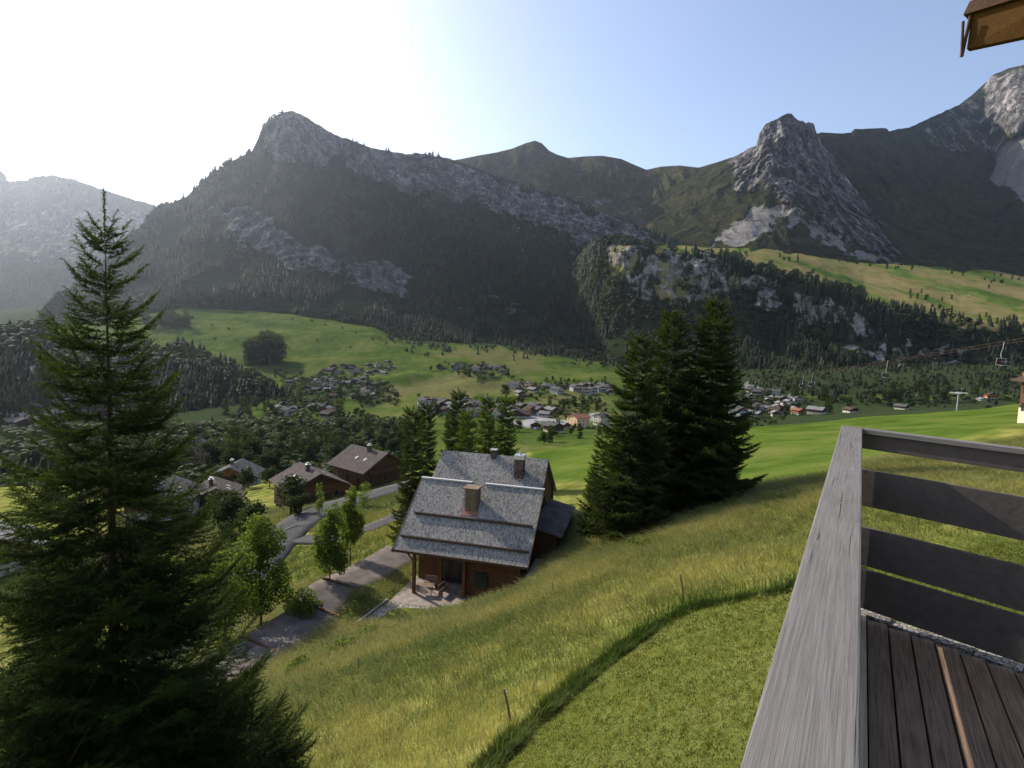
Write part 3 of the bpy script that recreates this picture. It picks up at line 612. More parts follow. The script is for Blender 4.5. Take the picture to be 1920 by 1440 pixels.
def spruce(H, Rb, tl, seed, proto, gap=.42, nb=6, p=.85, z0=.06, spread=1.0, tip=.35, leader=.8, shape=None, wid=None, dens=.42, vary=.22):
    """returns crown arrays and a mesh builder with trunk and limbs; origin at the foot"""
    r = np.random.default_rng(seed); B, D, L = [], [], []; limbs = MB()
    nt_ = 14; limbs.tube([(0, 0, H*k/nt_) for k in range(nt_)]+[(0, 0, H-leader*.1)], [max(.006, .0115*H*(1-k/nt_)**1.25) for k in range(nt_)]+[.006], 8)
    def twig(b, d, l): B.append(b); D.append(d); L.append(l)
    z = H-leader
    # leader and the small shoots round it
    n_ = max(3, int(leader/(tl*.5)))
    for k in range(n_): twig(np.array([0, 0, H-leader+leader*k/n_]), np.array([r.normal(0, .03), r.normal(0, .03), 1.]), tl*.9)
    a0 = 0
    while z > H*z0:
        q = (H-z)/H; g = gap*(1-.25*math.exp(-q*9)); L0 = Rb*min(1, q**p*1.03)*(1 if shape is None else shape(q))
        for k in range(nb+(1 if r.random() < .5 else 0)):
            a0 += 2.4+r.normal(0, .12); zz = z+r.uniform(-.45, .45)*g
            Lb = max(tl*1.1, L0*r.uniform(1.02-vary*1.35, 1.02+vary*.6)); e = .85*math.exp(-q*6)-.18*min(1, q*1.6)+r.normal(0, .06)
            h = np.array([math.cos(a0), math.sin(a0), 0]); hs = np.array([-h[1], h[0], 0])
            pt = lambda s: np.array([0, 0, zz])+h*(s*Lb)+np.array([0, 0, 1])*Lb*(e*s-.22*min(1, q*2.2)*math.sin(s*2.6)+tip*.5*s**3)
            ns = max(3, int(Lb/(tl*dens))); pts = [pt(s) for s in np.linspace(0, 1, 5)]
            if Lb > tl*2: limbs.tube(pts, [max(.005, .0095*Lb*(1-.8*i/4)) for i in range(5)], 4)
            for i in range(ns):
                s = .12+.88*(i+r.random()*.6)/ns
                if s > 1: continue
                b = pt(s); bd = nrm(pt(min(1, s+.05))-pt(s-.05)); lt = min((1-s)*Lb*.62+tl*.55, Lb*.5)*r.uniform(.75, 1.15)
                twig(b, bd+r.normal(0, .05, 3), tl)
                for sg in (-1, 1):
                    if r.random() > .93*spread: continue
                    d = nrm(bd*.75+hs*sg*.8+np.array([0, 0, r.uniform(-.22, .12)])); c = b.copy(); m = max(1, int(round(lt/tl)))
                    for j in range(m):
                        l_ = lt/m; twig(c, d, l_*1.15)
                        if m > 1 and j < m:
                            for s2 in (-1, 1):
                                if r.random() < .75: twig(c+d*l_*r.random(), nrm(d*.8+nrm(np.cross(d, [0, 0, 1.]))*s2*.7+np.array([0, 0, r.uniform(-.25, .15)])), tl*r.uniform(.5, .8))
                        c = c+d*l_; d = nrm(d+np.array([0, 0, .10]))
        z -= g
    B, D, L = np.array(B), np.array(D), np.array(L)
    wd = np.full(len(L), wid or tl)*r.uniform(.85, 1.15, len(L))
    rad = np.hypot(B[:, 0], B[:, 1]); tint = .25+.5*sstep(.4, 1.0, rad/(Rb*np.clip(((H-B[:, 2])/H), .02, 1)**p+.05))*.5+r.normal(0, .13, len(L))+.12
    return inst(proto[0], proto[1], frames(D, L, wd, r), B, tint, proto[2]*.5), limbs

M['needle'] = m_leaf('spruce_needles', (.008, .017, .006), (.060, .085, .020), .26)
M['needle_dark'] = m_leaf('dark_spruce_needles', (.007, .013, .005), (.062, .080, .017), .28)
M['needle_lit'] = m_leaf('larch_needles', (.03, .05, .010), (.11, .14, .025), .35)  # paler green of the conifers themselves
M['leaf'] = m_leaf('broad_leaves', (.03, .052, .010), (.16, .20, .035), .42)
M['leaf_far'] = m_leaf('valley_leaves', (.012, .020, .007), (.05, .065, .02), .25)
M['conifer_far'] = m_leaf('forest_needles', (.005, .009, .005), (.042, .052, .018), .12)
M['grass'] = m_leaf('meadow_grass', (.055, .105, .015), (.46, .41, .14), .44, (1.2, 1.15, .8))
M['weed'] = m_leaf('shade_darkened_weeds', (.018, .036, .007), (.12, .15, .032), .28)  # weed green darkened further to carry the shade line of the lawn edge
M['lawn'] = m_leaf('lawn_grass', (.05, .08, .012), (.25, .25, .062), .35, (1.4, 1.35, .8))
M['bark'] = m_plain('bark', (.075, .05, .034), .95, .45, 14)
M['bark_red'] = m_plain('reddish_bark', (.075, .04, .02), .95, .4, 14)
M['bark_pale'] = m_plain('grey_bark', (.11, .09, .065), .95, .35, 12)

def tree_object(name, crown, limbs, mat, bark, loc, label, cat, group=None, rz=0, sc=1.0):
    root = empty(name, loc, rz, label, cat, group); root.scale = (sc,)*3
    V, F, t = crown; obj('crown', mesh_np(name+'_crown', V, F, mat, {'tint': t}), root)
    limbs.build('trunk', bark, root)
    return root
def leaf_crown(blobs, n, size, seed, clump=.0):
    """leaves as small bent quads scattered through overlapping lumps; blobs: (x,y,z,rx,ry,rz,weight)"""
    r = np.random.default_rng(seed); bl = np.array(blobs, float); wq = bl[:, 6]/bl[:, 6].sum(); k = r.choice(len(bl), n, p=wq)
    d = nrm(r.normal(size=(n, 3))); rad = r.random(n)**.42; p = bl[k, :3]+d*bl[k, 3:6]*rad[:, None]
    keep = fbm(p[:, 0]*1.4/size**.4*.5, p[:, 1]*1.4/size**.4*.5, p[:, 2]*1.4/size**.4*.5, o=2, s=seed) > -.22; p = p[keep]; d = d[keep]; n = len(p)
    N = nrm(r.normal(size=(n, 3))+d*.5+np.array([0, 0, .6])); u = nrm(np.cross(N, r.normal(size=(n, 3)))); v = np.cross(N, u); s = size*r.uniform(.7, 1.3, n)[:, None]
    pv = np.stack([p-u*s*.5, p+v*s*.33, p+u*s*.6-N*s*.12, p-v*s*.33], 1).reshape(-1, 3)
    F = np.arange(n*4).reshape(n, 4); t = np.clip(.45+.35*fbm(p[:, 0]*.9, p[:, 1]*.9, p[:, 2]*.9, o=3, s=3)+r.normal(0, .17, n), 0, 1)
    return pv, F, np.repeat(t, 4)
def limb_tree(H, blobs, seed, r0, first=.3, lean=(0, 0)):
    r = np.random.default_rng(seed); mb = MB(); top = np.array([lean[0], lean[1], H*.86])
    P0 = [np.array([0, 0, -.3]), np.array([r.normal(0, .05), r.normal(0, .05), H*.25]), top*.6+np.array([r.normal(0, .1), r.normal(0, .1), 0]), top]
    mb.tube(P0, [r0, r0*.75, r0*.45, r0*.12], 8)
    for b in blobs:
        c = np.array(b[:3]); f = np.clip(c[2]/H-.22, first, .75); st = np.array([lean[0]*f, lean[1]*f, H*f])
        mb.tube([st, st*.45+c*.55+np.array([0, 0, -.12*H*.3]), c], [r0*.42, r0*.26, r0*.08], 5)
    return mb

# ------------------------------------------------------------------ young spruce at the left, close to the balcony
_p = P(226, 1765, 9.3); NS_Z = float(T(_p[0], _p[1])); NS_TOP = P(200, 349, 9.2)[2]
pr_near = brush_proto(42, .205, .055, 3)
cr_, lb_ = spruce(float(NS_TOP-NS_Z), 3.6, .27, 11, pr_near, gap=.34, nb=7, p=1.0, z0=.04, tip=.6, leader=.85, dens=.33, vary=.32)
print("near spruce tris", len(cr_[1]))
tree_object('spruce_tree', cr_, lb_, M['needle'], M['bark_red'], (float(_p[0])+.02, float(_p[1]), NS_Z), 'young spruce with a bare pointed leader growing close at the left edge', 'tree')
# low conifer shrub at the foot of the frame
_q = P(470, 1500, 10.6); _qz = float(T(_q[0], _q[1]))
cr_, lb_ = spruce(2.9, 1.7, .22, 15, pr_near, gap=.30, nb=8, p=.35, z0=.05, tip=.5, leader=.3, dens=.3)
_t2 = P(470, 1352, 10.6)
tree_object('spruce_shrub', cr_, lb_, M['needle'], M['bark'], (float(_q[0]), float(_q[1]), float(_t2[2])-2.9), 'bushy dark spruce shrub at the bottom edge beside the meadow', 'shrub')

# ------------------------------------------------------------------ dark spruces on the meadow
pr_mid = brush_proto(12, .36, .15, 5, .45)
def mid_spruce(px, pyb, pyt, d, Rpx, seed, mat, label, group=None, name='spruce_tree', gap=.50, nb=7, tl=.62, p=.75, shape=None, z0=.04, gpy=None, bark=None, vary=.36):
    b = P(px, pyb, d); z = float(T(b[0], b[1])); H = float(P(px, pyt, d)[2])-z
    c, l = spruce(H, Rpx/FPX*d, tl, seed, pr_mid, gap=gap, nb=nb, p=p, z0=z0, tip=.25, leader=.9, wid=tl*.8, shape=shape, vary=vary)
    return tree_object(name, c, l, mat, bark or M['bark'], (float(b[0]), float(b[1]), z), label, 'tree', group)
G1 = 'dark spruces standing together on the meadow'
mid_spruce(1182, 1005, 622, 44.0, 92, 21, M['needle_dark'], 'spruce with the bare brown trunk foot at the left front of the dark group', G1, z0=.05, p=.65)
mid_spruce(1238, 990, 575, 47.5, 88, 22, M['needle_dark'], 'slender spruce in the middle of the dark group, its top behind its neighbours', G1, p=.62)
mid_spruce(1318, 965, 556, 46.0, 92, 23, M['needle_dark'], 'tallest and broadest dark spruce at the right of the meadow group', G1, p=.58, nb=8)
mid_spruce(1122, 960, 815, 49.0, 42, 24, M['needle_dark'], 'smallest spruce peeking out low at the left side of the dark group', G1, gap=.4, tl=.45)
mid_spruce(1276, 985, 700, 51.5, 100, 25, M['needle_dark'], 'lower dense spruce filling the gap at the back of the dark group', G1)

# ------------------------------------------------------------------ conifers behind the chalet
G2 = 'conifers behind the shingled chalet'
for a in ((770,965,765,61,34,31,'needle_dark','dark narrow spruce at the left corner of the shingled chalet'),
          (797,930,752,66,36,32,'needle_dark','dark spruce second from the left behind the shingled chalet'),
          (855,925,730,72,48,33,'needle_dark','tall broad dark spruce rising over the left part of the chalet roof'),
          (874,900,765,68,40,34,'needle_lit','pale green cone shaped conifer just above the chalet roof'),
          (908,905,740,76,36,35,'needle_lit','green conifer behind the small chimney of the chalet'),
          (944,905,740,74,36,36,'needle_lit','green pointed conifer beside the metal capped chimney')):
    px, pb, pt_, d, rp, sd, mt, lab = a; mid_spruce(px, pb, pt_, d, rp, sd, M[mt], lab, G2, name='conifer_tree', gap=.6, nb=8, tl=.7, p=.75, vary=.28)

# ------------------------------------------------------------------ broadleaf trees by the drive
def broad(px, pyb, d, Hpx, blobs_px, n, size, seed, label, group=None, name='young_tree', r0=.09, mat='leaf', cat='tree', bark='bark_pale', lean=(0, 0)):
    """blobs given in px relative to the foot (dx, dy up, rx, rz)"""
    b = P(px, pyb, d); z = float(T(b[0], b[1])); k = d/FPX; r = np.random.default_rng(seed)
    bl = [(dx*k, r.uniform(-.25, .25)*rx*k, dy*k, rx*k, rx*k, rz*k, rx*rx*rz) for dx, dy, rx, rz in blobs_px]
    return tree_object(name, leaf_crown(bl, n, size, seed), limb_tree(Hpx*k, bl, seed, r0, lean=lean), M[mat], M[bark], (float(b[0]), float(b[1]), z), label, cat, group)
G3 = 'young leafy trees beside the drive'
broad(619, 1126, 47.5, 205, [(-13,85,22,30),(10,102,23,36),(-7,138,25,36),(9,158,20,34),(0,190,13,26),(-22,112,14,22),(21,78,13,20)], 8500, .20, 41, 'slender leafy tree with a thin bare trunk left of the drive', G3)
broad(656, 1087, 53, 175, [(-5,85,17,26),(9,108,19,32),(-4,140,16,30),(3,165,10,22)], 5200, .20, 42, 'narrower leafy tree standing behind its neighbour, beside the drive', G3)
broad(489, 1150, 46, 215, [(-38,80,34,34),(0,100,38,42),(34,115,28,36),(-15,160,40,42),(18,185,34,34),(-46,135,26,30),(46,78,20,24),(-5,215,24,24),(0,60,30,24)], 13000, .23, 43, 'broad leafy tree with many stems between the big spruce and the road', G3, r0=.14)
broad(420, 1180, 42, 230, [(-20,80,50,42),(15,120,55,46),(-30,165,46,38),(20,195,40,32)], 9500, .22, 44, 'leafy tree half hidden behind the branches of the close spruce', G3, r0=.14)
broad(598, 968, 82, 75, [(0,20,9,18),(2,40,9,18),(0,60,6,14)], 900, .24, 45, 'thin columnar shrub in front of the brown chalet', None, name='columnar_shrub', r0=.05, cat='shrub')
broad(570, 1172, 44, 85, [(-18,25,24,22),(12,30,26,24),(0,52,24,20),(30,22,18,16)], 3600, .17, 46, 'rounded olive green bush at the edge of the drive', None, name='leafy_bush', r0=.05, cat='bush')
broad(505, 1180, 43, 60, [(-12,15,20,14),(14,18,22,16)], 1500, .17, 47, 'low yellow green bush left of the rounded bush', None, name='leafy_bush', r0=.05, cat='bush')
broad(680, 975, 84, 60, [(0,20,14,14),(5,38,12,14)], 700, .24, 48, 'small tree against the second brown chalet', None, name='young_tree', r0=.06)
for i, (px, py, w_, lab) in enumerate(((640,1225,30,'low green shrub on the bank under the drive'),(690,1195,26,'low dark shrub beside the terrace wall'),(590,1250,24,'low shrub at the lower end of the bank under the drive'),(1235,1020,24,'low weed clump at the meadow edge beneath the dark spruces'))):
    p_ = hitT(px, py); d_ = p_[1]; k = d_/FPX
    bl = [(rng.normal()*w_*k*.8, rng.normal()*.5, w_*k*.25, w_*k*.7, w_*k*.7, w_*k*.45, 1) for _ in range(4)]
    o = tree_object('low_shrub', leaf_crown(bl, 900, .16, 60+i), limb_tree(w_*k*.5, bl, 60+i, .03), M['leaf'], M['bark'], tuple(p_), lab, 'shrub')

# ------------------------------------------------------------------ grass
def blade_tuft(nb, seed, spread=.12, lean=.35, wid=.012, segs=2):
    r = np.random.default_rng(seed); V = []; F = []; t = []
    for i in range(nb):
        a = r.random()*2*np.pi; c = np.array([math.cos(a), math.sin(a), 0]); b = c*spread*r.random()**.5; a2 = a+r.normal(0, .7); ln = np.array([math.cos(a2), math.sin(a2), 0])*lean*r.uniform(.3, 1.3)
        sd = np.array([-ln[1], ln[0], 0]); sd = sd/(np.linalg.norm(sd)+1e-6)*wid*.5; h = r.uniform(.6, 1.1); k = len(V)
        if segs == 2:
            m = b+ln*.35*h+np.array([0, 0, .6*h]); tp = b+ln*h+np.array([0, 0, h*.97]); V += [b-sd, b+sd, m+sd*.8, m-sd*.8, tp, tp]
            F += [(k, k+1, k+2, k+3), (k+3, k+2, k+4, k+5)]; t += [-.25, -.25, 0, 0, .25, .25]
        else:
            tp = b+ln*h+np.array([0, 0, h]); V += [b-sd, b+sd, tp+sd*.2, tp-sd*.2]; F.append((k, k+1, k+2, k+3)); t += [-.2, -.2, .15, .15]
    return np.array(V), np.array(F), np.array(t)
def on_drive(x, y):
    c = chl(4.2, 5); cs, sn = math.cos(CH_YAW), math.sin(CH_YAW); lx = (x-c[0])*cs+(y-c[1])*sn; ly = -(x-c[0])*sn+(y-c[1])*cs
    ax, ay = lx+4.2, ly+5
    return (polyline_dist(x, y, DRIVE) < 2.3) | ((ax > .1) & (ax < 11.5) & (ay > -1.4) & (ay < 13)) | ((ax > -1.3+(ay+3.9)*.45) & (ax < 4.4) & (ay > -3.9) & (ay <= -1.4))
def grass():
    r = np.random.default_rng(5); parts = []
    n = 150000; D = 4+(r.random(n)**.62)*52; U = r.uniform(-.62, 1.0, n); x = U*D; y = D
    z = T(x, y); px, py = proj(np.stack([x, y, z], -1)); lw = pmask(px, py, LAWN, 3); gr = green_mask(x, y, z)
    ok = (px > 330) & (px < 1990) & (py < 1500) & (lw < .5) & (gr < .4) & ~on_drive(x, y)
    x, y, z, px, py, D = (a[ok] for a in (x, y, z, px, py, D)); k = r.random(len(x)) < .62; x, y, z, px, py, D = (a[k] for a in (x, y, z, px, py, D))
    n = len(x); big = fbm(x*.22, y*.22, s=91, o=4); sm = fbm(x*1.1, y*1.1, s=92, o=3)
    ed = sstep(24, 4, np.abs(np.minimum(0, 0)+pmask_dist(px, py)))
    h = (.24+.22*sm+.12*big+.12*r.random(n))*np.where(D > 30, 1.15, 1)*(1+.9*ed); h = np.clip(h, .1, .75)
    tint = .40+.6*big+.36*sm+r.normal(0, .2, n)-.6*ed  # darker tint near the lawn edge paints in weeds and their shade
    w_ = np.clip(D/14, 1, 3.2)
    for s in range(3):
        q = np.arange(n) % 3 == s; pv, pf, pt_ = blade_tuft(6, 100+s, .16, .42, .013)
        sc = np.stack([w_[q]*.9, w_[q]*.9, h[q]], -1)
        parts.append(inst(pv, pf, rotz_mats(q.sum(), r, sc), np.stack([x, y, z-.02], -1)[q], tint[q], pt_))
    # dense weeds along the lawn's edge, green darkened to stand in for shade
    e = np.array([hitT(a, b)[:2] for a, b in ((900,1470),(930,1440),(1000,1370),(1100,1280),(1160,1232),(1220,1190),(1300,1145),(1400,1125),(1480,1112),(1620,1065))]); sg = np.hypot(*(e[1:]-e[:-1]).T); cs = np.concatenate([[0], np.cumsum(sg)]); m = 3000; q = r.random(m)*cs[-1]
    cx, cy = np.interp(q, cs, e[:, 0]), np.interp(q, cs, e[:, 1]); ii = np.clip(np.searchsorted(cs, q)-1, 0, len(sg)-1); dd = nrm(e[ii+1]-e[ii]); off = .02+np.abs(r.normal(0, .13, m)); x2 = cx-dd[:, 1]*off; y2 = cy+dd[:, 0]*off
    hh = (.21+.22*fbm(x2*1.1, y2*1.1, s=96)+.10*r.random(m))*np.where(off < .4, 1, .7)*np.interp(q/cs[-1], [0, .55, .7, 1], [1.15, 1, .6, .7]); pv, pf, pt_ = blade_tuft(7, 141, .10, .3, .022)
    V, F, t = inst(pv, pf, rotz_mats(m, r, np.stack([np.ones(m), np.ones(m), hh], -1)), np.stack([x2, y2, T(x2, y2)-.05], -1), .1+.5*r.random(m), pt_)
    tag(obj('edge_weeds', mesh_np('edge_weeds', V, F, M['weed'], {'tint': t})), 'dark green weeds, shade toned, along the edge of the mown lawn', kind='stuff')
    V, F, t = join(parts)
    tag(obj('tall_grass', mesh_np('tall_grass', V, F, M['grass'], {'tint': t})), 'tall straw coloured meadow grass', kind='stuff')
    parts = []; n = 60000; D = 3.5+(r.random(n)**.8)*22; U = r.uniform(-.1, 1.0, n); x = U*D; y = D; z = T(x, y); px, py = proj(np.stack([x, y, z], -1))
    ok = (px > 880) & (px < 1990) & (py < 1500) & (pmask(px, py, LAWN, 3) > .5); x, y, z, D = (a[ok] for a in (x, y, z, D)); n = len(x)
    sm = fbm(x*1.6, y*1.6, s=94, o=3); tint = .42+.5*sm+r.normal(0, .28, n); pv, pf, pt_ = blade_tuft(9, 120, .10, .028, .012, 1); hh = .032+.028*r.random(n)+.018*sm; w_ = np.clip(D/11, 1, 1.8)
    V, F, t = inst(pv, pf, rotz_mats(n, r, np.stack([w_, w_, hh], -1)), np.stack([x, y, z-.005], -1), tint, pt_); pass
    tag(obj('lawn_grass', mesh_np('lawn_grass', V, F, M['lawn'], {'tint': t})), 'short mown lawn grass', kind='stuff')
def far_grass():
    r = np.random.default_rng(6); n = 60000; D = 44+r.random(n)*66; U = r.uniform(-.66, -.02, n); x = U*D; y = D; z = T(x, y); px, py = proj(np.stack([x, y, z], -1)); gr = green_mask(x, y, z)
    ok = (px > 330) & (px < 1110) & (gr < .4) & ~on_drive(x, y) & (polyline_dist(x, y, ROAD) > 3.6) & (polyline_dist(x, y, SIDE) > 1.9); x, y, z, D = (a[ok] for a in (x, y, z, D)); n = len(x)
    big = fbm(x*.12, y*.12, s=95, o=4); tint = .30+.5*big+r.normal(0, .2, n); h = .22+.25*r.random(n)+.2*big; pv, pf, pt_ = blade_tuft(6, 133, .3, .4, .035)
    V, F, t = inst(pv, pf, rotz_mats(n, r, np.stack([D/55, D/55, np.clip(h, .1, .8)], -1)), np.stack([x, y, z-.03], -1), tint, pt_)
    tag(obj('rough_grass', mesh_np('rough_grass', V, F, M['grass'], {'tint': t})), 'rough green grass on the bank below the chalets', kind='stuff')
ROAD = [tuple(P(a, b, c)[:2]) for a, b, c in ((200,1400,38),(300,1260,46),(370,1190,53),(450,1110,60),(530,1010,74),(600,965,86),(680,945,92),(745,928,100),(830,905,112))]
SIDE = [tuple(P(a, b, c)[:2]) for a, b, c in ((560,1010,72),(640,1012,68),(700,998,70),(750,975,73),(800,960,78))]
def pmask_dist(px, py):
    e = np.array([(900,1470),(930,1440),(1000,1370),(1100,1280),(1220,1190),(1300,1145),(1400,1125),(1480,1112),(1620,1065)], float); d = np.full(px.shape, 1e9)
    for (x0, y0), (x1, y1) in zip(e[:-1], e[1:]):
        dx, dy = x1-x0, y1-y0; t = np.clip(((px-x0)*dx+(py-y0)*dy)/(dx*dx+dy*dy), 0, 1); d = np.minimum(d, np.hypot(px-x0-t*dx, py-y0-t*dy))
    return d
grass(); far_grass()

# ------------------------------------------------------------------ forests (far off, uncountable)
def tier_cone(seed, nt=3, ns=5):
    r = np.random.default_rng(seed); V = []; F = []; t = []
    for k in range(nt):
        zt = 1-.27*k; zb = zt-.42-.06*k; R0 = .10+.075*k; c = len(V); V.append((0, 0, zt)); t.append(.2)
        for i in range(ns): a = 2*np.pi*(i+r.random()*.5)/ns; q = R0*r.uniform(.75, 1.25); V.append((math.cos(a)*q, math.sin(a)*q, max(0, zb+r.normal(0, .03)))); t.append(-.1)
        F += [(c, c+1+i, c+1+(i+1) % ns) for i in range(ns)]
    return np.array(V), np.array(F), np.array(t)
def far_blob(seed, n=16):
    r = np.random.default_rng(seed); V = []; F = []
    for i in range(n):
        d = nrm(r.normal(size=3)); c = d*np.array([.33, .33, .36])*r.uniform(.7, 1)+np.array([0, 0, .55]); u = nrm(np.cross(d, r.normal(size=3))); v = np.cross(d, u); k = len(V)
        V += [c+u*.2, c-u*.12+v*.18, c-u*.12-v*.18]; F.append((k, k+1, k+2))
    return np.array(V), np.array(F), np.zeros(len(V))
cones = [tier_cone(s) for s in range(3)]; blobs_ = [far_blob(s) for s in range(2)]
def forest(S, mask, n, hmin, hmax, seed, name, label, leafy=.15, mat='conifer_far', dry=0.0):
    p = S.scatter(mask, n, seed); r = np.random.default_rng(seed); h = r.uniform(hmin, hmax, n)*(1+.45*fbm(p[:, 0]/60, p[:, 1]/60, s=seed)); parts = []
    lf = fbm(p[:, 0]/90, p[:, 1]/90, s=seed+1) > (.45-leafy*1.6); g = r.integers(0, 3, n); tint = .4+.55*fbm(p[:, 0]/50, p[:, 1]/50, s=seed+2)+r.normal(0, .28, n)+dry
    for k in range(3):
        q = (~lf) & (g == k); parts.append(inst(cones[k][0], cones[k][1], rotz_mats(q.sum(), r, np.stack([h[q]*1.25, h[q]*1.25, h[q]*1.1], -1)), p[q]-np.array([0, 0, .6]), tint[q], cones[k][2]))
    for k in range(2):
        q = lf & (g % 2 == k); parts.append(inst(blobs_[k][0], blobs_[k][1], rotz_mats(q.sum(), r, np.stack([h[q]*.9, h[q]*.9, h[q]*.72], -1)), p[q]-np.array([0, 0, 1.]), tint[q]+.25, blobs_[k][2]))
    V, F, t = join(parts)
    tag(obj(name, mesh_np(name, V, F, M[mat], {'tint': t})), label, kind='stuff')
S = SH['main']; nz = fbm(S.V[..., 0]/70, S.V[..., 2]/70, s=7); forest(S, np.clip(main_forest, 0, 1)*(S.v < 5.05)*(nz > -.18), 14000, 14, 25, 1, 'mountain_forest', 'dark spruce forest on the main mountain')
S = SH['bench']; nz = fbm(S.V[..., 0]/50, S.V[..., 2]/50, s=8); forest(S, bench_forest*(S.v < 4.1)*(nz > -.2)+.25*(S.v < 4)*(1-bench_forest)*(nz > .1), 8000, 13, 25, 2, 'cliff_forest', 'mixed forest on the cliffs under the pasture', .25)
S = SH['hill']; forest(S, hill_forest*(S.v > .8)*(S.v < 4), 3200, 9, 17, 3, 'hill_forest', 'dark wood covering the hill at the left', .3)
S = SH['far']; forest(S, far_forest*(S.v < 4.05)*(S.v > .6), 6000, 16, 28, 4, 'distant_forest', 'forest on the distant hazy ridge')
S = SH['valley']; forest(S, np.clip(polys(S, [(1.,[(620,585),(700,606),(750,650),(860,655),(1000,664),(1060,676),(1160,698),(1300,735),(2000,735),(2000,500),(700,500)],9),(1.,[(1380,700),(2000,690),(2000,752),(1700,762),(1500,740),(1380,725)],6),(1.,[(60,560),(60,600),(350,575),(350,545)],6)]), 0, 1), 4200, 9, 16, 5, 'valley_edge_forest', 'forest fringe where the meadows meet the mountain', .3)

S = SH['valley']; forest(S, polys(S, [(1.,[(100,790),(400,800),(560,790),(640,795),(765,800),(770,860),(640,905),(400,905),(0,930),(0,820)],6),(.35,[(500,700),(620,690),(700,700),(760,745),(640,755),(560,790)],8)]), 1500, 7, 12, 6, 'valley_wood', 'dense mass of dark trees filling the bottom of the valley', .6, 'leaf_far')
S = SH['valley']; forest(S, polys(S, [(1.,[(540,705),(620,695),(700,705),(750,745),(740,752),(640,758),(560,790),(510,790)],8),(.8,[(800,684),(960,690),(960,708),(830,704)],5),(.9,[(790,755),(1130,760),(1130,776),(800,782)],5),(.7,[(970,722),(1150,724),(1150,742),(975,742)],5),(1.,[(1380,735),(1520,745),(1520,785),(1380,800)],6)]), 620, 6, 11, 8, 'hamlet_trees', 'dark garden trees massed between the village houses', .6, 'leaf_far')
# ------------------------------------------------------------------ individual trees in the valley and on the pasture
def proto_tree(kind, seed):
    if kind == 'conifer':
        c, l = spruce(12, 2.6, 1.5, seed, brush_proto(5, .42, .34, seed, .3), gap=1.0, nb=6, p=.8, leader=1.2, wid=1.2)
        return c, l, M['needle_dark'], M['bark']
    r = np.random.default_rng(seed); bl = [(r.normal(0, 1.5), r.normal(0, 1.5), r.uniform(3.5, 8.0), r.uniform(1.6, 2.6), r.uniform(1.6, 2.6), r.uniform(1.4, 2.2), 1) for _ in range(7)]
    return leaf_crown(bl, 1500, .62, seed), limb_tree(9, bl, seed, .28), M['leaf_far'], M['bark']
PROTO = {}
def get_proto(kind, k):
    if (kind, k) not in PROTO:
        c, l, m, b = proto_tree(kind, 200+k*7+(50 if kind == 'conifer' else 0))
        PROTO[kind, k] = (mesh_np(kind+'_crown', c[0], c[1], m, {'tint': c[2]}), l.mesh(kind+'_trunk', b), 12. if kind == 'conifer' else 9.6)
    return PROTO[kind, k]
def valley_tree(kind, k, pos, h, label, group, parts=True):
    cm, tm, H = get_proto(kind, k); n = 'conifer_tree' if kind == 'conifer' else 'broadleaf_tree'
    root = empty(n, tuple(pos), rng.uniform(0, 6.28), label, 'tree', group); s = h/H; root.scale = (s*rng.uniform(.9, 1.2), s*rng.uniform(.9, 1.2), s)
    obj('crown', cm, root); obj('trunk', tm, root); return root
def ground_at(px, py, sheets=('hill', 'valley')):
    best = None
    for n in sheets:
        S = SH[n]
        if px < S.px[0] or px > S.px[-1]: continue
        q = S.hit(px, py); e = abs(proj(q)[1]-py)
        if e < 4 and (best is None or q[1] < best[1]): best = q
    return best if best is not None else SH['valley'].hit(px, py)
def inpoly(poly):
    xs = [p[0] for p in poly]; ys = [p[1] for p in poly]
    while True:
        x, y = rng.uniform(min(xs), max(xs)), rng.uniform(min(ys), max(ys))
        if pmask(x, y, poly, .01) > .5: return x, y
TREES = [ # polygon, count, conifer share, height range, group/label, sheets
 ([(395,845),(560,810),(700,808),(765,800),(765,870),(690,862),(640,885),(560,868),(490,900),(395,900)],64,.12,(8,13),'dark round headed trees in the belt behind the brown chalets','dark round headed tree in the belt behind the brown chalets'),
 ([(500,700),(640,690),(740,730),(740,760),(640,765),(560,780),(500,770)],34,.15,(6,11),'trees between the houses of the left hamlet','dark tree between the houses of the hamlet under the left meadow'),
 ([(268,606),(350,602),(358,612),(340,620),(280,622)],30,.1,(20,32),'round trees on the upper left meadow','round tree in the clump on the upper left meadow'),
 ([(420,745),(500,720),(520,790),(420,800)],16,.4,(8,13),'trees at the foot of the wooded hill','tree at the foot of the wooded hill beside the hamlet'),
 ([(150,800),(400,810),(400,900),(150,900)],24,.3,(8,13),'trees low in the valley behind the close spruce','tree low in the valley, glimpsed behind the close spruce'),
 ([(790,690),(960,692),(960,706),(840,706)],14,.3,(6,10),'trees on the shaded edge of the upper hamlet','small tree on the shaded edge of the upper hamlet'),
 ([(760,800),(1000,800),(1000,815),(760,830)],12,.4,(7,11),'trees behind the chalet at the village edge','tree at the near edge of the village, above the chalet roof'),
 ([(800,750),(1130,752),(1130,772),(800,775)],26,.3,(6,10),'trees between the houses of the lower village','small tree between the houses of the lower village'),
 ([(980,712),(1150,718),(1150,735),(980,730)],18,.5,(6,10),'trees along the middle row of houses','small tree along the middle row of village houses'),
 ([(1385,735),(1890,715),(1890,742),(1700,765),(1385,785)],58,.55,(8,15),'trees below the cliffs behind the green field','tree below the wooded cliffs, seen over the green field'),
 ([(1000,800),(1140,803),(1140,820),(1010,835)],12,.3,(6,9),'trees between the car park and the green field','dark tree between the car park and the edge of the green field'),
]
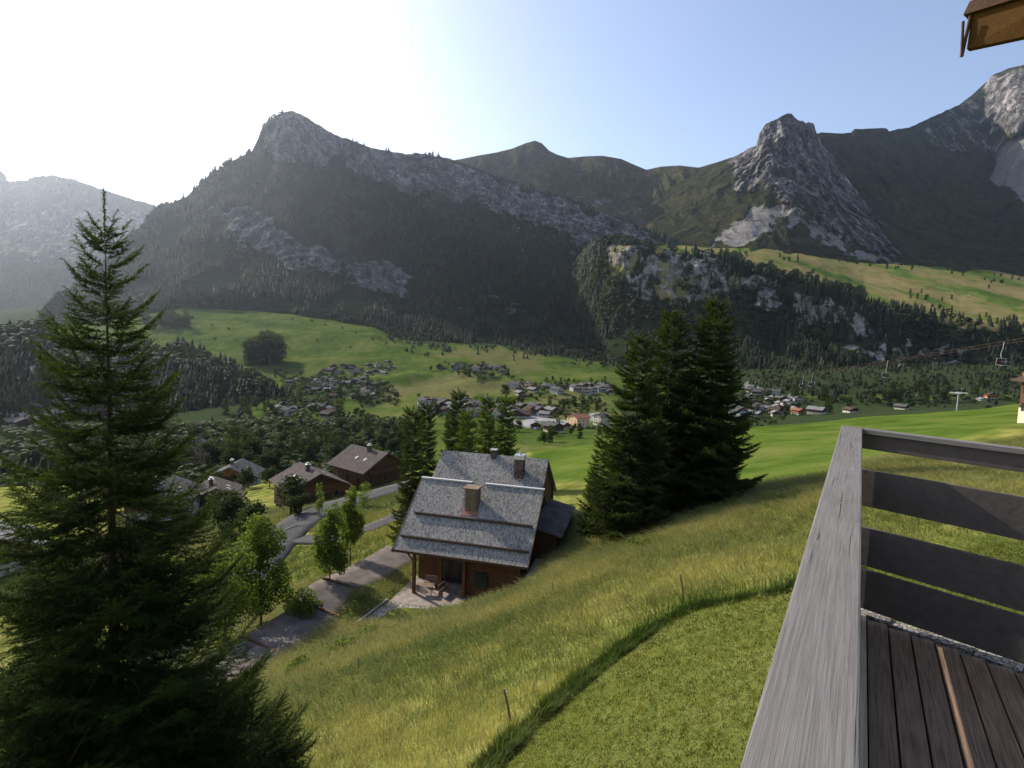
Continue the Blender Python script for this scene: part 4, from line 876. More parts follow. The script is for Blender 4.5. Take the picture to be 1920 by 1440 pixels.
for poly, n, cf, (h0, h1), grp, lab in TREES:
    pts = sorted([inpoly(poly) for _ in range(n)])
    for x, y in pts:
        kind = 'conifer' if rng.random() < cf else 'broad'; q = ground_at(x, y)
        l2 = lab if kind == 'broad' or 'fir ' in lab else lab.replace('round headed tree', 'conifer').replace('small tree', 'small conifer').replace('dark tree', 'dark conifer').replace('tree', 'conifer', 1) if 'conifer' not in lab else lab
        g2 = grp if kind == 'broad' or 'fir ' in lab else 'conifers: '+grp
        valley_tree(kind, int(rng.integers(0, 3)), q-np.array([0, 0, .3]), rng.uniform(h0, h1)*(1.25 if kind == 'conifer' and 'fir' not in lab else 1), l2, g2)
for i in range(22):
    x = 464+60*((i*.618) % 1); f = 1-abs((x-503)/42)**1.6; valley_tree('conifer' if i % 3 else 'broad', i % 3, ground_at(x, 676+rng.uniform(0, 10))-np.array([0, 0, .5]), (28+26*max(0, f))*rng.uniform(.85, 1.08), 'tall fir in the dense clump on the sunny meadow' if i % 3 else 'broad tree in the dense clump on the sunny meadow', 'firs in the clump on the sunny meadow' if i % 3 else 'broad trees in the clump on the sunny meadow')
# lone trees that can be told apart
for px, py, h, kind, lab in ((638,790,20,'conifer','tall dark conifer standing alone in front of the left hamlet'),(945,745,17,'broad','big round tree at the knoll above the village'),(1118,770,11,'conifer','small pointed conifer beside the white house'),(1075,765,8,'broad','round tree behind the cream coloured house'),(680,785,10,'broad','bushy tree at the lower end of the sunny meadow'),(1085,668,18,'broad','pale leafy tree at the forest edge above the village'),(1118,660,18,'broad','second pale tree at the forest edge, nearer the spruces'),(665,780,9,'broad','round tree on the sunny slope beside the lane')):
    valley_tree(kind, 0, ground_at(px, py)-np.array([0, 0, .3]), h, lab, None)
EXTRA = [([(398,905),(520,905),(520,918),(398,930)],7,70),([(640,885),(760,880),(760,900),(650,905)],5,0),([(60,930),(400,940),(390,1010),(60,1010)],12,0),([(80,1080),(380,1060),(350,1150),(60,1200)],9,0),([(520,960),(560,965),(560,975),(520,975)],2,0),([(400,985),(470,985),(470,1030),(400,1030)],4,0)]
for poly, n, _ in EXTRA:
    for k_ in range(n):
        x, y = inpoly(poly); q = hitT(x, y); valley_tree('broad', k_ % 3, q-np.array([0, 0, .2]), rng.uniform(3.5, 7.5), 'leafy garden tree around the brown chalets and road', 'garden trees around the brown chalets')
for x, y, h in ((585,605,9),(612,612,7),(640,618,8),(668,628,7),(700,640,9),(722,648,8),(595,640,6),(655,655,7),(548,600,7),(430,620,8),(405,640,9),(395,612,7),(760,662,9),(800,668,8),(842,664,9),(690,612,12),(700,600,12),(735,630,12)):
    valley_tree('broad', 1, ground_at(x, y)-np.array([0, 0, .3]), h, 'small tree alone on the wide sunny meadow', 'scattered trees on the sunny meadow')
# trees on the pasture bench
S = SH['bench']; bt = []
for poly, n in (([(1290,470),(1400,478),(1410,492),(1330,488)],12),([(1400,496),(1560,536),(1600,552),(1560,556),(1420,512)],34),([(1440,478),(1500,486),(1500,496),(1440,490)],6),([(1600,560),(1760,578),(1900,600),(1900,622),(1700,600)],26),([(1560,482),(1920,522),(1920,532),(1750,512),(1560,494)],26),([(1830,520),(1900,530),(1900,545),(1840,540)],6),([(1700,545),(1800,560),(1800,572),(1700,560)],8)):
    for _ in range(n): bt.append(inpoly(poly))
for x, y in bt:
    q = S.hit(x, y); valley_tree('conifer' if rng.random() < .7 else 'broad', int(rng.integers(0, 3)), q-np.array([0, 0, .4]), rng.uniform(11, 19), 'small dark tree on the high pasture above the cliffs', 'trees on the high pasture')

# ------------------------------------------------------------------ building materials
def shingle_material(name, lo, hi, w_=.11, h_=.21):
    t = NT(name, 1, 0); br = t.n('ShaderNodeTexBrick'); t.l(t.tc.outputs['UV'], br.inputs['Vector'])
    br.inputs['Scale'].default_value = 1; br.inputs['Brick Width'].default_value = w_; br.inputs['Row Height'].default_value = h_; br.inputs['Mortar Size'].default_value = .007; br.inputs['Mortar Smooth'].default_value = .3; br.offset = .47; br.inputs['Bias'].default_value = 0
    br.inputs['Color1'].default_value = (0, 0, 0, 1); br.inputs['Color2'].default_value = (1, 1, 1, 1); br.inputs['Mortar'].default_value = (0, 0, 0, 1)
    nz = t.noise(5.5, 6, .8); nb = t.noise(.5, 3); f = t.math('ADD', t.math('MULTIPLY', br.outputs[0], .34), t.math('ADD', t.math('MULTIPLY', nz, .5), t.math('MULTIPLY', nb, .25)))
    c = t.ramp(f, [(.28, lo), (.55, tuple((a+b)/2 for a, b in zip(lo, hi))), (.85, hi)])
    c = t.mix(t.ramp(br.outputs['Fac'], [(.4, 0), (.7, .8)]), c, tuple(x*.25 for x in lo)); t.bump(f, .9, .03); return t.col(c)
def uv_planar(me, axis_u, axis_v):
    uv = me.uv_layers.new(name='UVMap'); a, b = np.array(axis_u), np.array(axis_v); co = np.empty(len(me.vertices)*3, np.float32); me.vertices.foreach_get('co', co); co = co.reshape(-1, 3)
    li = np.empty(len(me.loops), np.int32); me.loops.foreach_get('vertex_index', li); q = co[li]; uv.data.foreach_set('uv', np.stack([q@a, q@b], -1).astype(np.float32).ravel())
def stone_material(name, lo, hi, sc=3.5):
    t = NT(name, .95, .15); v = t.n('ShaderNodeTexVoronoi'); v.inputs['Scale'].default_value = sc; v.feature = 'DISTANCE_TO_EDGE'; t.l(t.tc.outputs['Object'], v.inputs['Vector'])
    v2 = t.n('ShaderNodeTexVoronoi'); v2.inputs['Scale'].default_value = sc; t.l(t.tc.outputs['Object'], v2.inputs['Vector']); sp = t.n('ShaderNodeSeparateColor'); t.l(v2.outputs['Color'], sp.inputs[0])
    f = t.math('ADD', t.math('MULTIPLY', sp.outputs[0], .6), t.math('MULTIPLY', t.noise(12, 5), .4)); c = t.mix(t.ramp(v.outputs[0], [(.02, 1), (.06, 0)]), t.ramp(f, [(.25, lo), (.75, hi)]), tuple(x*.45 for x in lo))
    t.bump(t.ramp(v.outputs[0], [(0, 0), (.08, 1)]), .8, .03); return t.col(c)
M['shingle'] = shingle_material('grey_wood_shingles', (.105, .097, .086), (.48, .445, .395))
M['tile_brown'] = shingle_material('brown_roof_tiles', (.075, .062, .055), (.16, .135, .12), .3, .35)
M['wood_warm'] = m_wood('warm_stained_timber', (.06, .025, .009), (.17, .078, .03), .6, 0)
M['wood_dark'] = m_wood('dark_timber', (.035, .018, .010), (.10, .05, .028), .5, 0)
M['wood_old'] = m_wood('old_brown_planks', (.09, .06, .04), (.24, .17, .11), .8, 2)
M['stone'] = stone_material('pale_rubble_stone', (.22, .19, .15), (.42, .38, .31))
M['stone_dark'] = stone_material('brown_chimney_stone', (.07, .05, .04), (.17, .13, .10), 5)
M['metal'] = m_plain('bright_sheet_metal', (.62, .62, .63), .35, .08, 5, .7, .5)
M['ridge'] = m_plain('pale_ridge_metal', (.5, .485, .47), .5, .12, 4, .2, .4)
M['copper'] = m_plain('reddish_flashing', (.26, .12, .08), .6, .25, 5, .2)
M['plaster'] = m_plain('cream_plaster', (.46, .41, .31), .9, .08, 3)
M['plaster_peach'] = m_plain('peach_plaster', (.62, .42, .24), .9, .08, 3)
M['plaster_grey'] = m_plain('grey_plaster', (.36, .33, .30), .9, .1, 3)
M['glass'] = m_plain('dark_window_glass', (.02, .022, .025), .25, .2, 3, 0, .6)
M['roof_grey'] = m_plain('grey_slate_roof', (.10, .095, .092), 1, .35, 1.2, spec=0)
M['roof_brown'] = m_plain('brown_village_roof', (.085, .062, .05), 1, .35, 1.2, spec=0)
M['roof_pale'] = m_plain('pale_metal_roof', (.20, .195, .19), 1, .2, 1.2, spec=0)
M['roof_red'] = m_plain('reddish_roof', (.24, .11, .075), 1, .25, 1.2, spec=0)
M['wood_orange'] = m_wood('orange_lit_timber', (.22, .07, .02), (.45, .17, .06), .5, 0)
M['asphalt'] = m_plain('worn_asphalt', (.085, .082, .08), 1, .2, 1.4, spec=0)
M['concrete'] = m_plain('stained_concrete', (.20, .17, .15), .9, .42, .9)
M['white'] = m_plain('white_paint', (.72, .72, .70), .7, .06, 5)

# ------------------------------------------------------------------ main chalet
def main_chalet():
    root = empty('shingled_chalet', tuple(chl(0, 0, TERR_Z)), CH_YAW, 'timber chalet with a double shingled roof and pale ridge strip below the meadow', 'chalet')
    L = CH_L; ze, zr = CZ_E-TERR_Z, CZ_R-TERR_Z; Ry = 6.05; tp = (zr-ze)/Ry
    z2 = 10.05; Ry2 = 12.6; yv = 8.4; zv = z2-(Ry2-yv)*tp            # rear roof ridge and the valley between the two roofs
    def roofslab(name, a, b, c, d, mat=M['shingle'], t=.16, parent=root):
        mb = MB().slab(a, b, c, d, t); me = mb.mesh(name, mat); u = np.array(b)-np.array(a); u = u/np.linalg.norm(u); v = np.array(d)-np.array(a); v = v/np.linalg.norm(v); uv_planar(me, u, v); return obj(name, me, parent)
    rf = roofslab('roof', (0, 0, ze), (L, 0, ze), (L-.05, Ry, zr), (.05, Ry, zr))
    roofslab('roof_back', (.05, Ry+.01, zr-.01), (L-.05, Ry+.01, zr-.01), (L-.05, yv, zr-(yv-Ry)*tp), (.05, yv, zr-(yv-Ry)*tp), parent=rf)
    r2 = roofslab('rear_roof', (-.5, yv-.6, zv-.6*tp+.03), (L-.75, yv-.6, zv-.6*tp+.03), (L-.85, Ry2, z2), (-.45, Ry2, z2))
    roofslab('roof_back', (-.45, Ry2+.01, z2-.01), (L-.85, Ry2+.01, z2-.01), (L-.8, Ry2+6, z2-6*tp), (-.5, Ry2+6, z2-6*tp), parent=r2)
    MB().box(.0, 5.05, Ry-.16, Ry+.16, zr-.05, zr+.07).box(6.35, L+.02, Ry-.16, Ry+.16, zr-.05, zr+.07).build('ridge_strip', M['ridge'], rf)
    def bar(y, x0, x1, base, par):
        z = base+0*y; m = MB()
        m.tube([(x0, y, z+.17), ((x0+x1)/2, y+.02, z+.165), (x1, y, z+.17)], .12, 8)
        for k in range(7): xx = x0+.3+(x1-x0-.6)*k/6; m.box(xx-.03, xx+.03, y-.02, y+.10, z, z+.12)
        m.build('snow_bar', M['bark'], par)
    bar(2.85, .75, L-.35, ze+2.85*tp, rf); bar(.95, .35, L-.15, ze+.95*tp, rf); bar(9.2, -.1, L-1.2, zv+(9.2-yv)*tp, r2)
    MB().box(-.05, L+.05, -.035, .03, ze-.17, ze+.03).build('gutter', M['wood_dark'], rf)
    for x in (-.02, L-.02): MB().quadbox([(x, -.02, ze-.26), (x+.06, -.02, ze-.26), (x+.06, Ry, zr-.26), (x, Ry, zr-.26), (x, -.02, ze+.04), (x+.06, -.02, ze+.04), (x+.06, Ry, zr+.04), (x, Ry, zr+.04)]).build('barge_board', M['wood_warm'], rf)
    # rafters and front beam
    for k in range(12):
        x = .35+(L-.7)*k/11; MB().quadbox([(x-.06, .12, ze-.33+.1*tp), (x+.06, .12, ze-.33+.1*tp), (x+.06, 3.4, ze-.33+3.4*tp), (x-.06, 3.4, ze-.33+3.4*tp), (x-.06, .12, ze-.18+.1*tp), (x+.06, .12, ze-.18+.1*tp), (x+.06, 3.4, ze-.18+3.4*tp), (x-.06, 3.4, ze-.18+3.4*tp)]).build('rafter', M['wood_warm'], root)
    MB().box(.3, L-.25, .62, .86, ze-.22, ze+.08).build('beam', M['wood_warm'], root, .015)
    for x, y in ((1.75, .74), (3.6, 2.2), (6.1, 1.2)):
        MB().box(x-.13, x+.13, y-.13, y+.13, .0, ze-.22+(.0 if y < 1 else (y-.7)*tp)).build('post', M['wood_warm'], root, .02)
    MB().quadbox([(1.88, .68, ze-1.0), (1.98, .68, ze-1.0), (2.85, .68, ze-.22), (2.7, .68, ze-.22), (1.88, .80, ze-1.0), (1.98, .80, ze-1.0), (2.85, .80, ze-.22), (2.7, .80, ze-.22)]).build('brace', M['wood_warm'], root)
    MB().quadbox([(1.52, .68, ze-1.0), (1.62, .68, ze-1.0), (.95, .68, ze-.22), (.8, .68, ze-.22), (1.52, .80, ze-1.0), (1.62, .80, ze-1.0), (.95, .80, ze-.22), (.8, .80, ze-.22)]).build('brace', M['wood_warm'], root)
    # log walls
    def logs(x0, x1, y, z0, z1, mat, along='x', par=root, name='wall'):
        m = MB(); n = int((z1-z0)/.19); m.box(*( (x0, x1, y+.05, y+.14) if along == 'x' else (y+.05, y+.14, x0, x1)), z0, z1)
        for k in range(n):
            z = z0+.095+.19*k
            if along == 'x': m.tube([(x0, y+.05, z), (x1, y+.05, z)], .094, 6)
            else: m.tube([(y+.05, x0, z), (y+.05, x1, z)], .094, 6)
        m.build(name, mat, par)
    zt = lambda y: ze+y*tp-.2
    logs(6.0, L-.95, 1.5, 0, zt(1.5), M['wood_warm']); logs(.9, 6.0, 3.6, 0, zt(3.4), M['wood_warm']); logs(1.5, 3.6, 5.9, 0, zt(1.5), M['wood_warm'], 'y')
    # opening with a pale arched lining and dark doors in the recessed wall
    w_ = MB().prism([(2.9, .2), (5.4, .2), (5.4, 2.3), (4.9, 2.75), (3.4, 2.75), (2.9, 2.3)], 3.42, 3.54).build('window', M['glass'], root)
    MB().prism([(2.75, .1), (2.95, .1), (2.95, 2.3), (2.75, 2.3)], 3.36, 3.56).prism([(5.35, .1), (5.55, .1), (5.55, 2.3), (5.35, 2.3)], 3.36, 3.56).box(4.1, 4.2, 3.36, 3.56, .2, 2.7).build('frame', M['wood_warm'], w_)
    MB().prism([(7.0, 1.0), (8.1, 1.0), (8.1, 2.3), (7.0, 2.3)], 1.32, 1.42).build('window', M['glass'], root)
    for x in (.9, L-1.35):                                   # gable walls of both roofs
        for (ya, yr_, zr_, yb) in ((1.6 if x > 2 else 3.6, Ry, zr, yv+.5), (yv, Ry2, z2, Ry2+4.6)):
            m = MB(); b = len(m.V); t1 = lambda y: zr_-abs(y-yr_)*tp-.2
            m.V += [(x, ya, 0), (x, yb, 0), (x, yb, t1(yb)), (x, yr_, t1(yr_)), (x, ya, t1(ya))]; m.V += [(x+.15, *v[1:]) for v in m.V]; m.F += [(0, 1, 2, 3, 4), (9, 8, 7, 6, 5)]+[(i, 5+i, 5+(i+1) % 5, (i+1) % 5) for i in range(5)]
            m.build('gable_wall', M['wood_warm'] if x > 2 else M['wood_old'], root)
    MB().box(.9, L-.95, Ry2+4.5, Ry2+4.65, 0, z2-4.6*tp-.2).build('wall', M['wood_old'], root)
    # chimneys
    cz = ze+4.0*tp; ch = MB().box(5.2, 6.3, 3.6, 4.7, cz-.9, cz+1.65).build('wooden_chimney', M['wood_old'], rf); 
    for k in range(9): MB().box(5.12+.132*k, 5.14+.132*k, 3.585, 3.6, cz-.4, cz+1.6).build('batten', M['wood_dark'], ch) if k in (0, 4, 8) else None
    MB().box(5.0, 6.4, 3.5, 4.9, cz+1.65, cz+1.76).build('chimney_cap', M['wood_old'], ch); MB().slab((4.95, 3.2, ze+3.2*tp+.03), (6.45, 3.2, ze+3.2*tp+.03), (6.45, 3.62, ze+3.62*tp+.03), (4.95, 3.62, ze+3.62*tp+.03), .03).build('flashing', M['copper'], ch)
    cz = zv+(10.9-yv)*tp; c2 = MB().box(7.95, 8.85, 10.4, 11.3, cz-.6, cz+1.55).build('stone_chimney', M['stone_dark'], r2)
    MB().box(7.85, 8.95, 10.3, 11.4, cz+1.55, cz+1.62).box(7.9, 8.9, 10.35, 11.35, cz+1.62, cz+1.95).build('chimney_cap', M['metal'], c2); m = MB()
    m.tube([(8.4, 10.85, cz+1.9), (8.4, 10.85, cz+2.3)], .10, 8); m.tube([(8.95, 11.2, cz+.3), (8.97, 11.2, cz+3.4)], .022, 5); m.tube([(8.6, 11.2, cz+3.2), (9.3, 11.2, cz+3.25)], .013, 4); m.build('antenna', M['metal'], c2)
    c3 = MB().box(5.0, 5.55, 12.1, 12.65, z2-.6, z2+.55).build('stone_chimney', M['stone_dark'], r2); MB().box(4.93, 5.62, 12.03, 12.72, z2+.55, z2+.63).build('chimney_cap', M['metal'], c3)
    # right annex with lower roof, balcony
    an = MB().quadbox([(L-1.0, 5.5, 0), (L+1.4, 5.5, 0), (L+1.4, 14, 0), (L-1.0, 14, 0), (L-1.0, 5.5, 5.3), (L+1.4, 5.5, 4.7), (L+1.4, 14, 4.7), (L-1.0, 14, 5.3)]).build('annex', M['wood_dark'], root)
    me = MB().slab((L-.9, 5.1, 5.5), (L+1.9, 5.1, 4.85), (L+1.9, 14.4, 4.85), (L-.9, 14.4, 5.5), .12).mesh('annex_roof', M['roof_grey']); obj('annex_roof', me, an)
    MB().box(-.15, .9, 4.2, 11.5, 3.1, 3.25).build('balcony', M['wood_warm'], root); m = MB()
    for k in range(9): m.box(-.13, -.07, 4.2+.9*k, 4.28+.9*k, 3.25, 4.2)
    m.box(-.14, -.05, 4.2, 11.5, 4.2, 4.27).box(-.13, -.07, 4.2, 11.5, 3.7, 3.78).build('balcony_railing', M['wood_old'], root)
    return root
main_chalet()
# terrace in front, right-hand paving
def terraces():
    c = tuple(chl(0, 0, TERR_Z)); L = CH_L
    r = empty('stone_terrace', c, CH_YAW, 'pale stone terrace with a rubble wall in front of the shingled chalet', 'terrace')
    MB().box(.5, 6.4, -1.2, 3.8, -.5, .02).build('paving', m_plain('terrace_paving', (.24, .195, .16), .9, .4, 1.5), r)
    MB().quadbox([(-.7, -3.9, -2.2), (3.8, -3.4, -2.2), (5.2, -1.22, -2.2), (.45, -1.22, -2.2), (-.7, -3.9, -.75), (3.8, -3.4, -.4), (5.2, -1.22, .03), (.45, -1.22, .03)]).build('rubble_wall', M['stone'], r)
    MB().quadbox([(-.98, -3.9, -2), (-.84, -3.9, -2), (.32, -1.2, -2), (.18, -1.2, -2), (-.98, -3.9, -.6), (-.84, -3.9, -.6), (.32, -1.2, .16), (.18, -1.2, .16)]).build('edge_beam', M['plaster_grey'], r)
    MB().quadbox([(-1.3, -3.9, -2), (-1.18, -3.9, -2), (-.02, -1.2, -2), (-.14, -1.2, -2), (-1.3, -3.9, -.75), (-1.18, -3.9, -.75), (-.02, -1.2, .02), (-.14, -1.2, .02)]).build('edge_beam', M['wood_dark'], r)
    p = empty('stone_terrace', c, CH_YAW, 'grey paved side terrace in the shade right of the shingled chalet', 'terrace')
    MB().box(L-.4, L+1.5, .2, 5.4, .2, 2.6).box(L+1.52, L+3.6, 3.2, 8.2, 1.4, 2.95).build('paving', M['plaster_grey'], p)
    MB().box(L+2.2, L+3.7, 8.3, 9.6, 2.8, 3.35).build('stone_block', M['stone'], p)
    s = empty('patio_table', tuple(chl(2.7, .9, TERR_Z+.02)), CH_YAW+.2, 'small wooden table standing under the chalet porch', 'table')
    MB().box(-.7, .7, -.4, .4, .70, .75).build('table_top', M['wood_old'], s, .01)
    for x in (-.6, .6):
        for y in (-.3, .3): MB().box(x-.035, x+.035, y-.035, y+.035, 0, .70).build('leg', M['wood_old'], s)
    lab = ['pale bench with its back to the meadow on the porch', 'pale bench behind the porch table']
    for k, (x, y) in enumerate(((4.3, 1.3), (2.7, 2.2))):
        s = empty('patio_bench', tuple(chl(x, y, TERR_Z+.02)), CH_YAW+(1.4 if k == 0 else 0), lab[k], 'bench')
        MB().box(-.6, .6, -.2, .2, .40, .45).build('seat', M['wood_old'], s, .008); MB().box(-.6, .6, .2, .24, .5, .95).build('backrest', M['wood_old'], s, .008)
        for x_ in (-.5, .5): MB().box(x_-.03, x_+.03, -.18, .24, 0, .40).build('leg', M['wood_old'], s)
terraces()

# ------------------------------------------------------------------ other chalets
def chalet(name, label, cat, loc, rz, L=10, W=9, hw=4.5, tp=.5, oh=.9, wall='wood_dark', roof='roof_brown', base='plaster', group=None, detail=2, end='wood_dark', basement=1.6, front='wood_dark'):
    """ridge along local x, gables at x=0 and x=-L; local origin under the front gable's middle"""
    root = empty(name, tuple(loc), rz, label, cat, group); hr = hw+tp*W/2
    mb = MB(); mb.box(-L, 0, -W/2, W/2, basement, hw); mb.build('wall', M[wall], root)
    MB().box(-L-.03, .03, -W/2-.03, W/2+.03, -2.5, basement).build('base_wall', M[base], root)
    MB().prism([(-W/2, hw), (W/2, hw), (0, hr-.15)], 0, L).mesh  # (gable triangles follow)
    g = MB(); b = 0; g.V += [(0, -W/2, hw), (0, W/2, hw), (0, 0, hr-.2), (-L, -W/2, hw), (-L, W/2, hw), (-L, 0, hr-.2)]; g.F += [(0, 1, 2), (5, 4, 3), (0, 3, 4, 1), (1, 4, 5, 2), (2, 5, 3, 0)]; g.build('gable', M[front], root)
    r = None
    for sg in (-1, 1):
        y0 = sg*(W/2+oh); z0 = hr-tp*(W/2+oh); a, b_, c, d = (oh, y0, z0), (-L-oh, y0, z0), (-L-oh, 0, hr), (oh, 0, hr)
        me = (MB().slab(a, b_, c, d, .22) if sg > 0 else MB().slab(b_, a, d, c, .22)).mesh('roof', M[roof]); uv_planar(me, (1, 0, 0), tuple(nrm(np.array([0, -sg, tp])))); r = obj('roof', me, root)
        if detail > 1:
            s = r
            for k in range(2): x = -L*.3-k*L*.26; y = sg*W*.28; z = hr-tp*abs(y)+.04; MB().slab((x, y-.45, z-sg*-.45*tp*-1+.0), (x+.9, y-.45, z+sg*.45*tp), (x+.9, y+.45, z-sg*.45*tp), (x, y+.45, z-sg*.45*tp), .03).build('skylight', M['plaster_grey'], s) if False else MB().quadbox([(x, y-.4, z+sg*.4*tp-.05), (x+.8, y-.4, z+sg*.4*tp-.05), (x+.8, y+.4, z-sg*.4*tp-.05), (x, y+.4, z-sg*.4*tp-.05), (x, y-.4, z+sg*.4*tp+.06), (x+.8, y-.4, z+sg*.4*tp+.06), (x+.8, y+.4, z-sg*.4*tp+.06), (x, y+.4, z-sg*.4*tp+.06)]).build('skylight', M['plaster_grey'], s)
    if detail > 0:
        ch = MB().box(-L*.45, -L*.45+.8, -1.2, -.4, hr-1, hr+.9).build('chimney', M['stone_dark'], r)
        if detail > 1: MB().box(-L*.45-.1, -L*.45+.9, -1.3, -.3, hr+.9, hr+1.0).box(-L*.45+.1, -L*.45+.7, -1.1, -.5, hr+1.0, hr+1.35).build('chimney_cap', M['metal'], ch)
        nw_ = 3
        for fl in range(max(1, int(hw//2.4))):
            z = .9+fl*2.5
            if z+1.2 > hw: break
            for k in range(nw_):
                y = -W/2+W*(k+.5)/nw_
                wd = MB().box(.03, .07, y-.45, y+.45, z, z+1.15).build('window', M['glass'], root)
                if detail > 1: MB().box(.05, .09, y-.55, y-.45, z-.08, z+1.2).box(.05, .09, y+.45, y+.55, z-.08, z+1.2).box(.05, .12, y-.55, y+.55, z-.1, z-.0).build('frame', M['wood_old'], wd)
                x = -L*(k+.5)/nw_
                MB().box(x-.45, x+.45, W/2+.03, W/2+.07, z, z+1.15).build('window', M['glass'], root); MB().box(x-.45, x+.45, -W/2-.07, -W/2-.03, z, z+1.15).build('window', M['glass'], root)
        if hw > 4: 
            MB().box(.05, 1.0, -W*.42, W*.42, 2.95, 3.1).box(.92, 1.0, -W*.42, W*.42, 3.1, 3.95).build('balcony', M[front], root)
    return root
def ch_at(px, py, d, z=None):
    p = P(px, py, d); return (float(p[0]), float(p[1]), float(T(p[0], p[1])) if z is None else z)
B_ = 'brown_chalet'
def az(p0, p1): return math.atan2(p1[1]-p0[1], p1[0]-p0[0])
chalet(B_, 'brown chalet with a grey lit roof and an orange sunlit corner beside the road', 'chalet', ch_at(598, 945, 112), R(-50), 11, 11.5, 3.6, .48, 1.0, 'wood_warm', 'tile_brown', front='wood_dark', base='wood_dark')  # warm wall timber chosen so the sunlit corner turns orange
chalet(B_, 'larger reddish brown roofed chalet right of the orange cornered one', 'chalet', ch_at(722, 922, 124), R(-38), 12, 12, 4.2, .55, 1.0, 'wood_dark', 'tile_brown', base='wood_dark')
chalet(B_, 'small chalet with pale roof and red gable below the tree belt', 'chalet', ch_at(432, 932, 150), R(-80), 10, 11, 3.2, .5, 1.0, 'wood_dark', 'roof_grey', front='wood_orange', base='plaster_grey')
chalet(B_, 'low dark roofed chalet in front of the red gabled one', 'chalet', ch_at(405, 975, 112), R(-60), 9, 9, 2.8, .45, 1.0, 'wood_dark', 'tile_brown', base='wood_dark')
chalet(B_, 'dark chalet half hidden behind the close spruce', 'chalet', ch_at(290, 985, 100), R(-75), 10, 10, 4.0, .45, 1.0, 'wood_dark', 'roof_grey')
chalet(B_, 'chalet with a pale roof edge at the left border behind the close spruce', 'chalet', ch_at(-10, 1085, 68), R(-40), 9, 9, 3.6, .45, .9, 'wood_dark', 'roof_pale')
_p = ch_at(1921, 795, 66); chalet(B_, 'dark timber chalet on a cream base cut off by the right edge', 'chalet', (_p[0]+9.6, _p[1]+2, _p[2]), R(-115), 8, 8, 5.6, .4, 1.0, 'wood_dark', 'roof_brown', front='wood_dark', basement=1.3)
VZ = lambda px, py: ground_at(px, py)
for px, py, L, W, hw, rz, wl, rf_, lab in (
  (1545,776,14,12,4.5,-50,'wood_dark','roof_pale','chalet with a broad pale roof just above the green field'),
  (1500,778,9,9,5,-70,'wood_orange','roof_red','small red walled house left of the pale roofed chalet'),
  (1860,748,13,12,6,-110,'wood_orange','roof_brown','brown chalet with lit gable below the cliffs at the right'),
  (1845,752,9,8,3,-100,'plaster_grey','roof_pale','low pale roofed shed in front of the brown chalet at the right'),
  (1935,712,20,16,12,-120,'wood_orange','roof_grey','tall chalet with an orange wall at the right edge under the lift'),
  (1700,768,11,10,4,-60,'wood_dark','roof_grey','dark chalet peeping over the green field near the cliffs'),
  (1600,774,10,10,3.6,-80,'wood_dark','roof_brown','low brown chalet just right of the pale roofed one')):
    q = VZ(px, py); chalet('village_chalet', lab, 'chalet', q, R(rz), L, W, hw, .42, 1.2, wl, rf_, detail=1)
# village: copies of a few complete chalets
VP = [chalet('village_chalet', '', 'chalet', (0, 0, -500), 0, L, W, hw, tp, 1.2, wl, rf_, base=bs, detail=1, front=fr) for L, W, hw, tp, wl, rf_, bs, fr in (
  (12, 11, 5.2, .42, 'wood_dark', 'roof_grey', 'plaster', 'wood_dark'), (11, 10, 4.4, .5, 'wood_dark', 'roof_brown', 'plaster_grey', 'wood_old'), (14, 11, 6.4, .4, 'plaster_grey', 'roof_grey', 'plaster_grey', 'wood_dark'),
  (11, 9, 4.2, .45, 'wood_old', 'roof_pale', 'plaster', 'wood_dark'))]
VIL = [ # polygon, n, label, group, scale
 ([(600,688),(735,680),(745,700),(700,705),(620,702)],18,'dark chalet in the hamlet at the foot of the sunny left meadow','chalets at the foot of the left meadow',.85),
 ([(545,712),(690,708),(745,745),(640,750),(545,735)],30,'dark chalet among the trees of the left hamlet','chalets among trees in the left hamlet',.85),
 ([(515,762),(620,765),(640,785),(530,785)],9,'chalet at the lower edge of the left hamlet','chalets at the lower edge of the left hamlet',.9),
 ([(800,682),(950,690),(960,703),(830,700)],14,'chalet in the shaded upper row under the dark forest','chalets in the shaded upper row',.85),
 ([(965,725),(1150,727),(1150,740),(970,742)],24,'chalet in the middle row of the village','chalets in the middle row of the village',.95),
 ([(800,755),(900,757),(960,768),(1050,772),(1050,783),(900,785),(805,775)],36,'chalet in the lower village behind the conifers','chalets in the lower village',1.0),
 ([(1005,800),(1060,800),(1060,812),(1005,812)],3,'chalet between the car park and the green field','chalets between car park and field',1.0),
 ([(1385,748),(1500,752),(1500,778),(1390,786)],26,'chalet in the crowded row right of the dark spruces','chalets right of the dark spruces',1.0),
 ([(1390,728),(1480,732),(1480,742),(1395,742)],5,'chalet in the back row right of the dark spruces','chalets in the back row right of the spruces',1.0),
 ([(5,760),(110,765),(110,810),(5,805)],10,'house at the far left beyond the close spruce','houses at the far left',1.1),
 ([(200,830),(400,850),(400,890),(220,890)],7,'chalet low in the valley, glimpsed through the close spruce','chalets glimpsed through the spruce',.9)]
used = []; first = [True]*4
for poly, n, lab, grp, sc in VIL:
    for _ in range(n):
        for tr in range(60):
            x, y = inpoly(poly); q = VZ(x, y)
            if all(math.hypot(q[0]-u[0], q[1]-u[1]) > 12.5*sc for u in used): break
        used.append(q); k = int(rng.integers(0, 4)); o = VP[k]
        if first[k]: first[k] = False
        else: o = copy_tree(VP[k])
        o.location = tuple(q); o.rotation_euler = (0, 0, R(rng.choice([-70, -20, -100, -55])+rng.uniform(-12, 12))); s = sc*rng.uniform(.85, 1.1); o.scale = (s, s, s*rng.uniform(.9, 1.1)); o['label'] = lab; o['group'] = grp
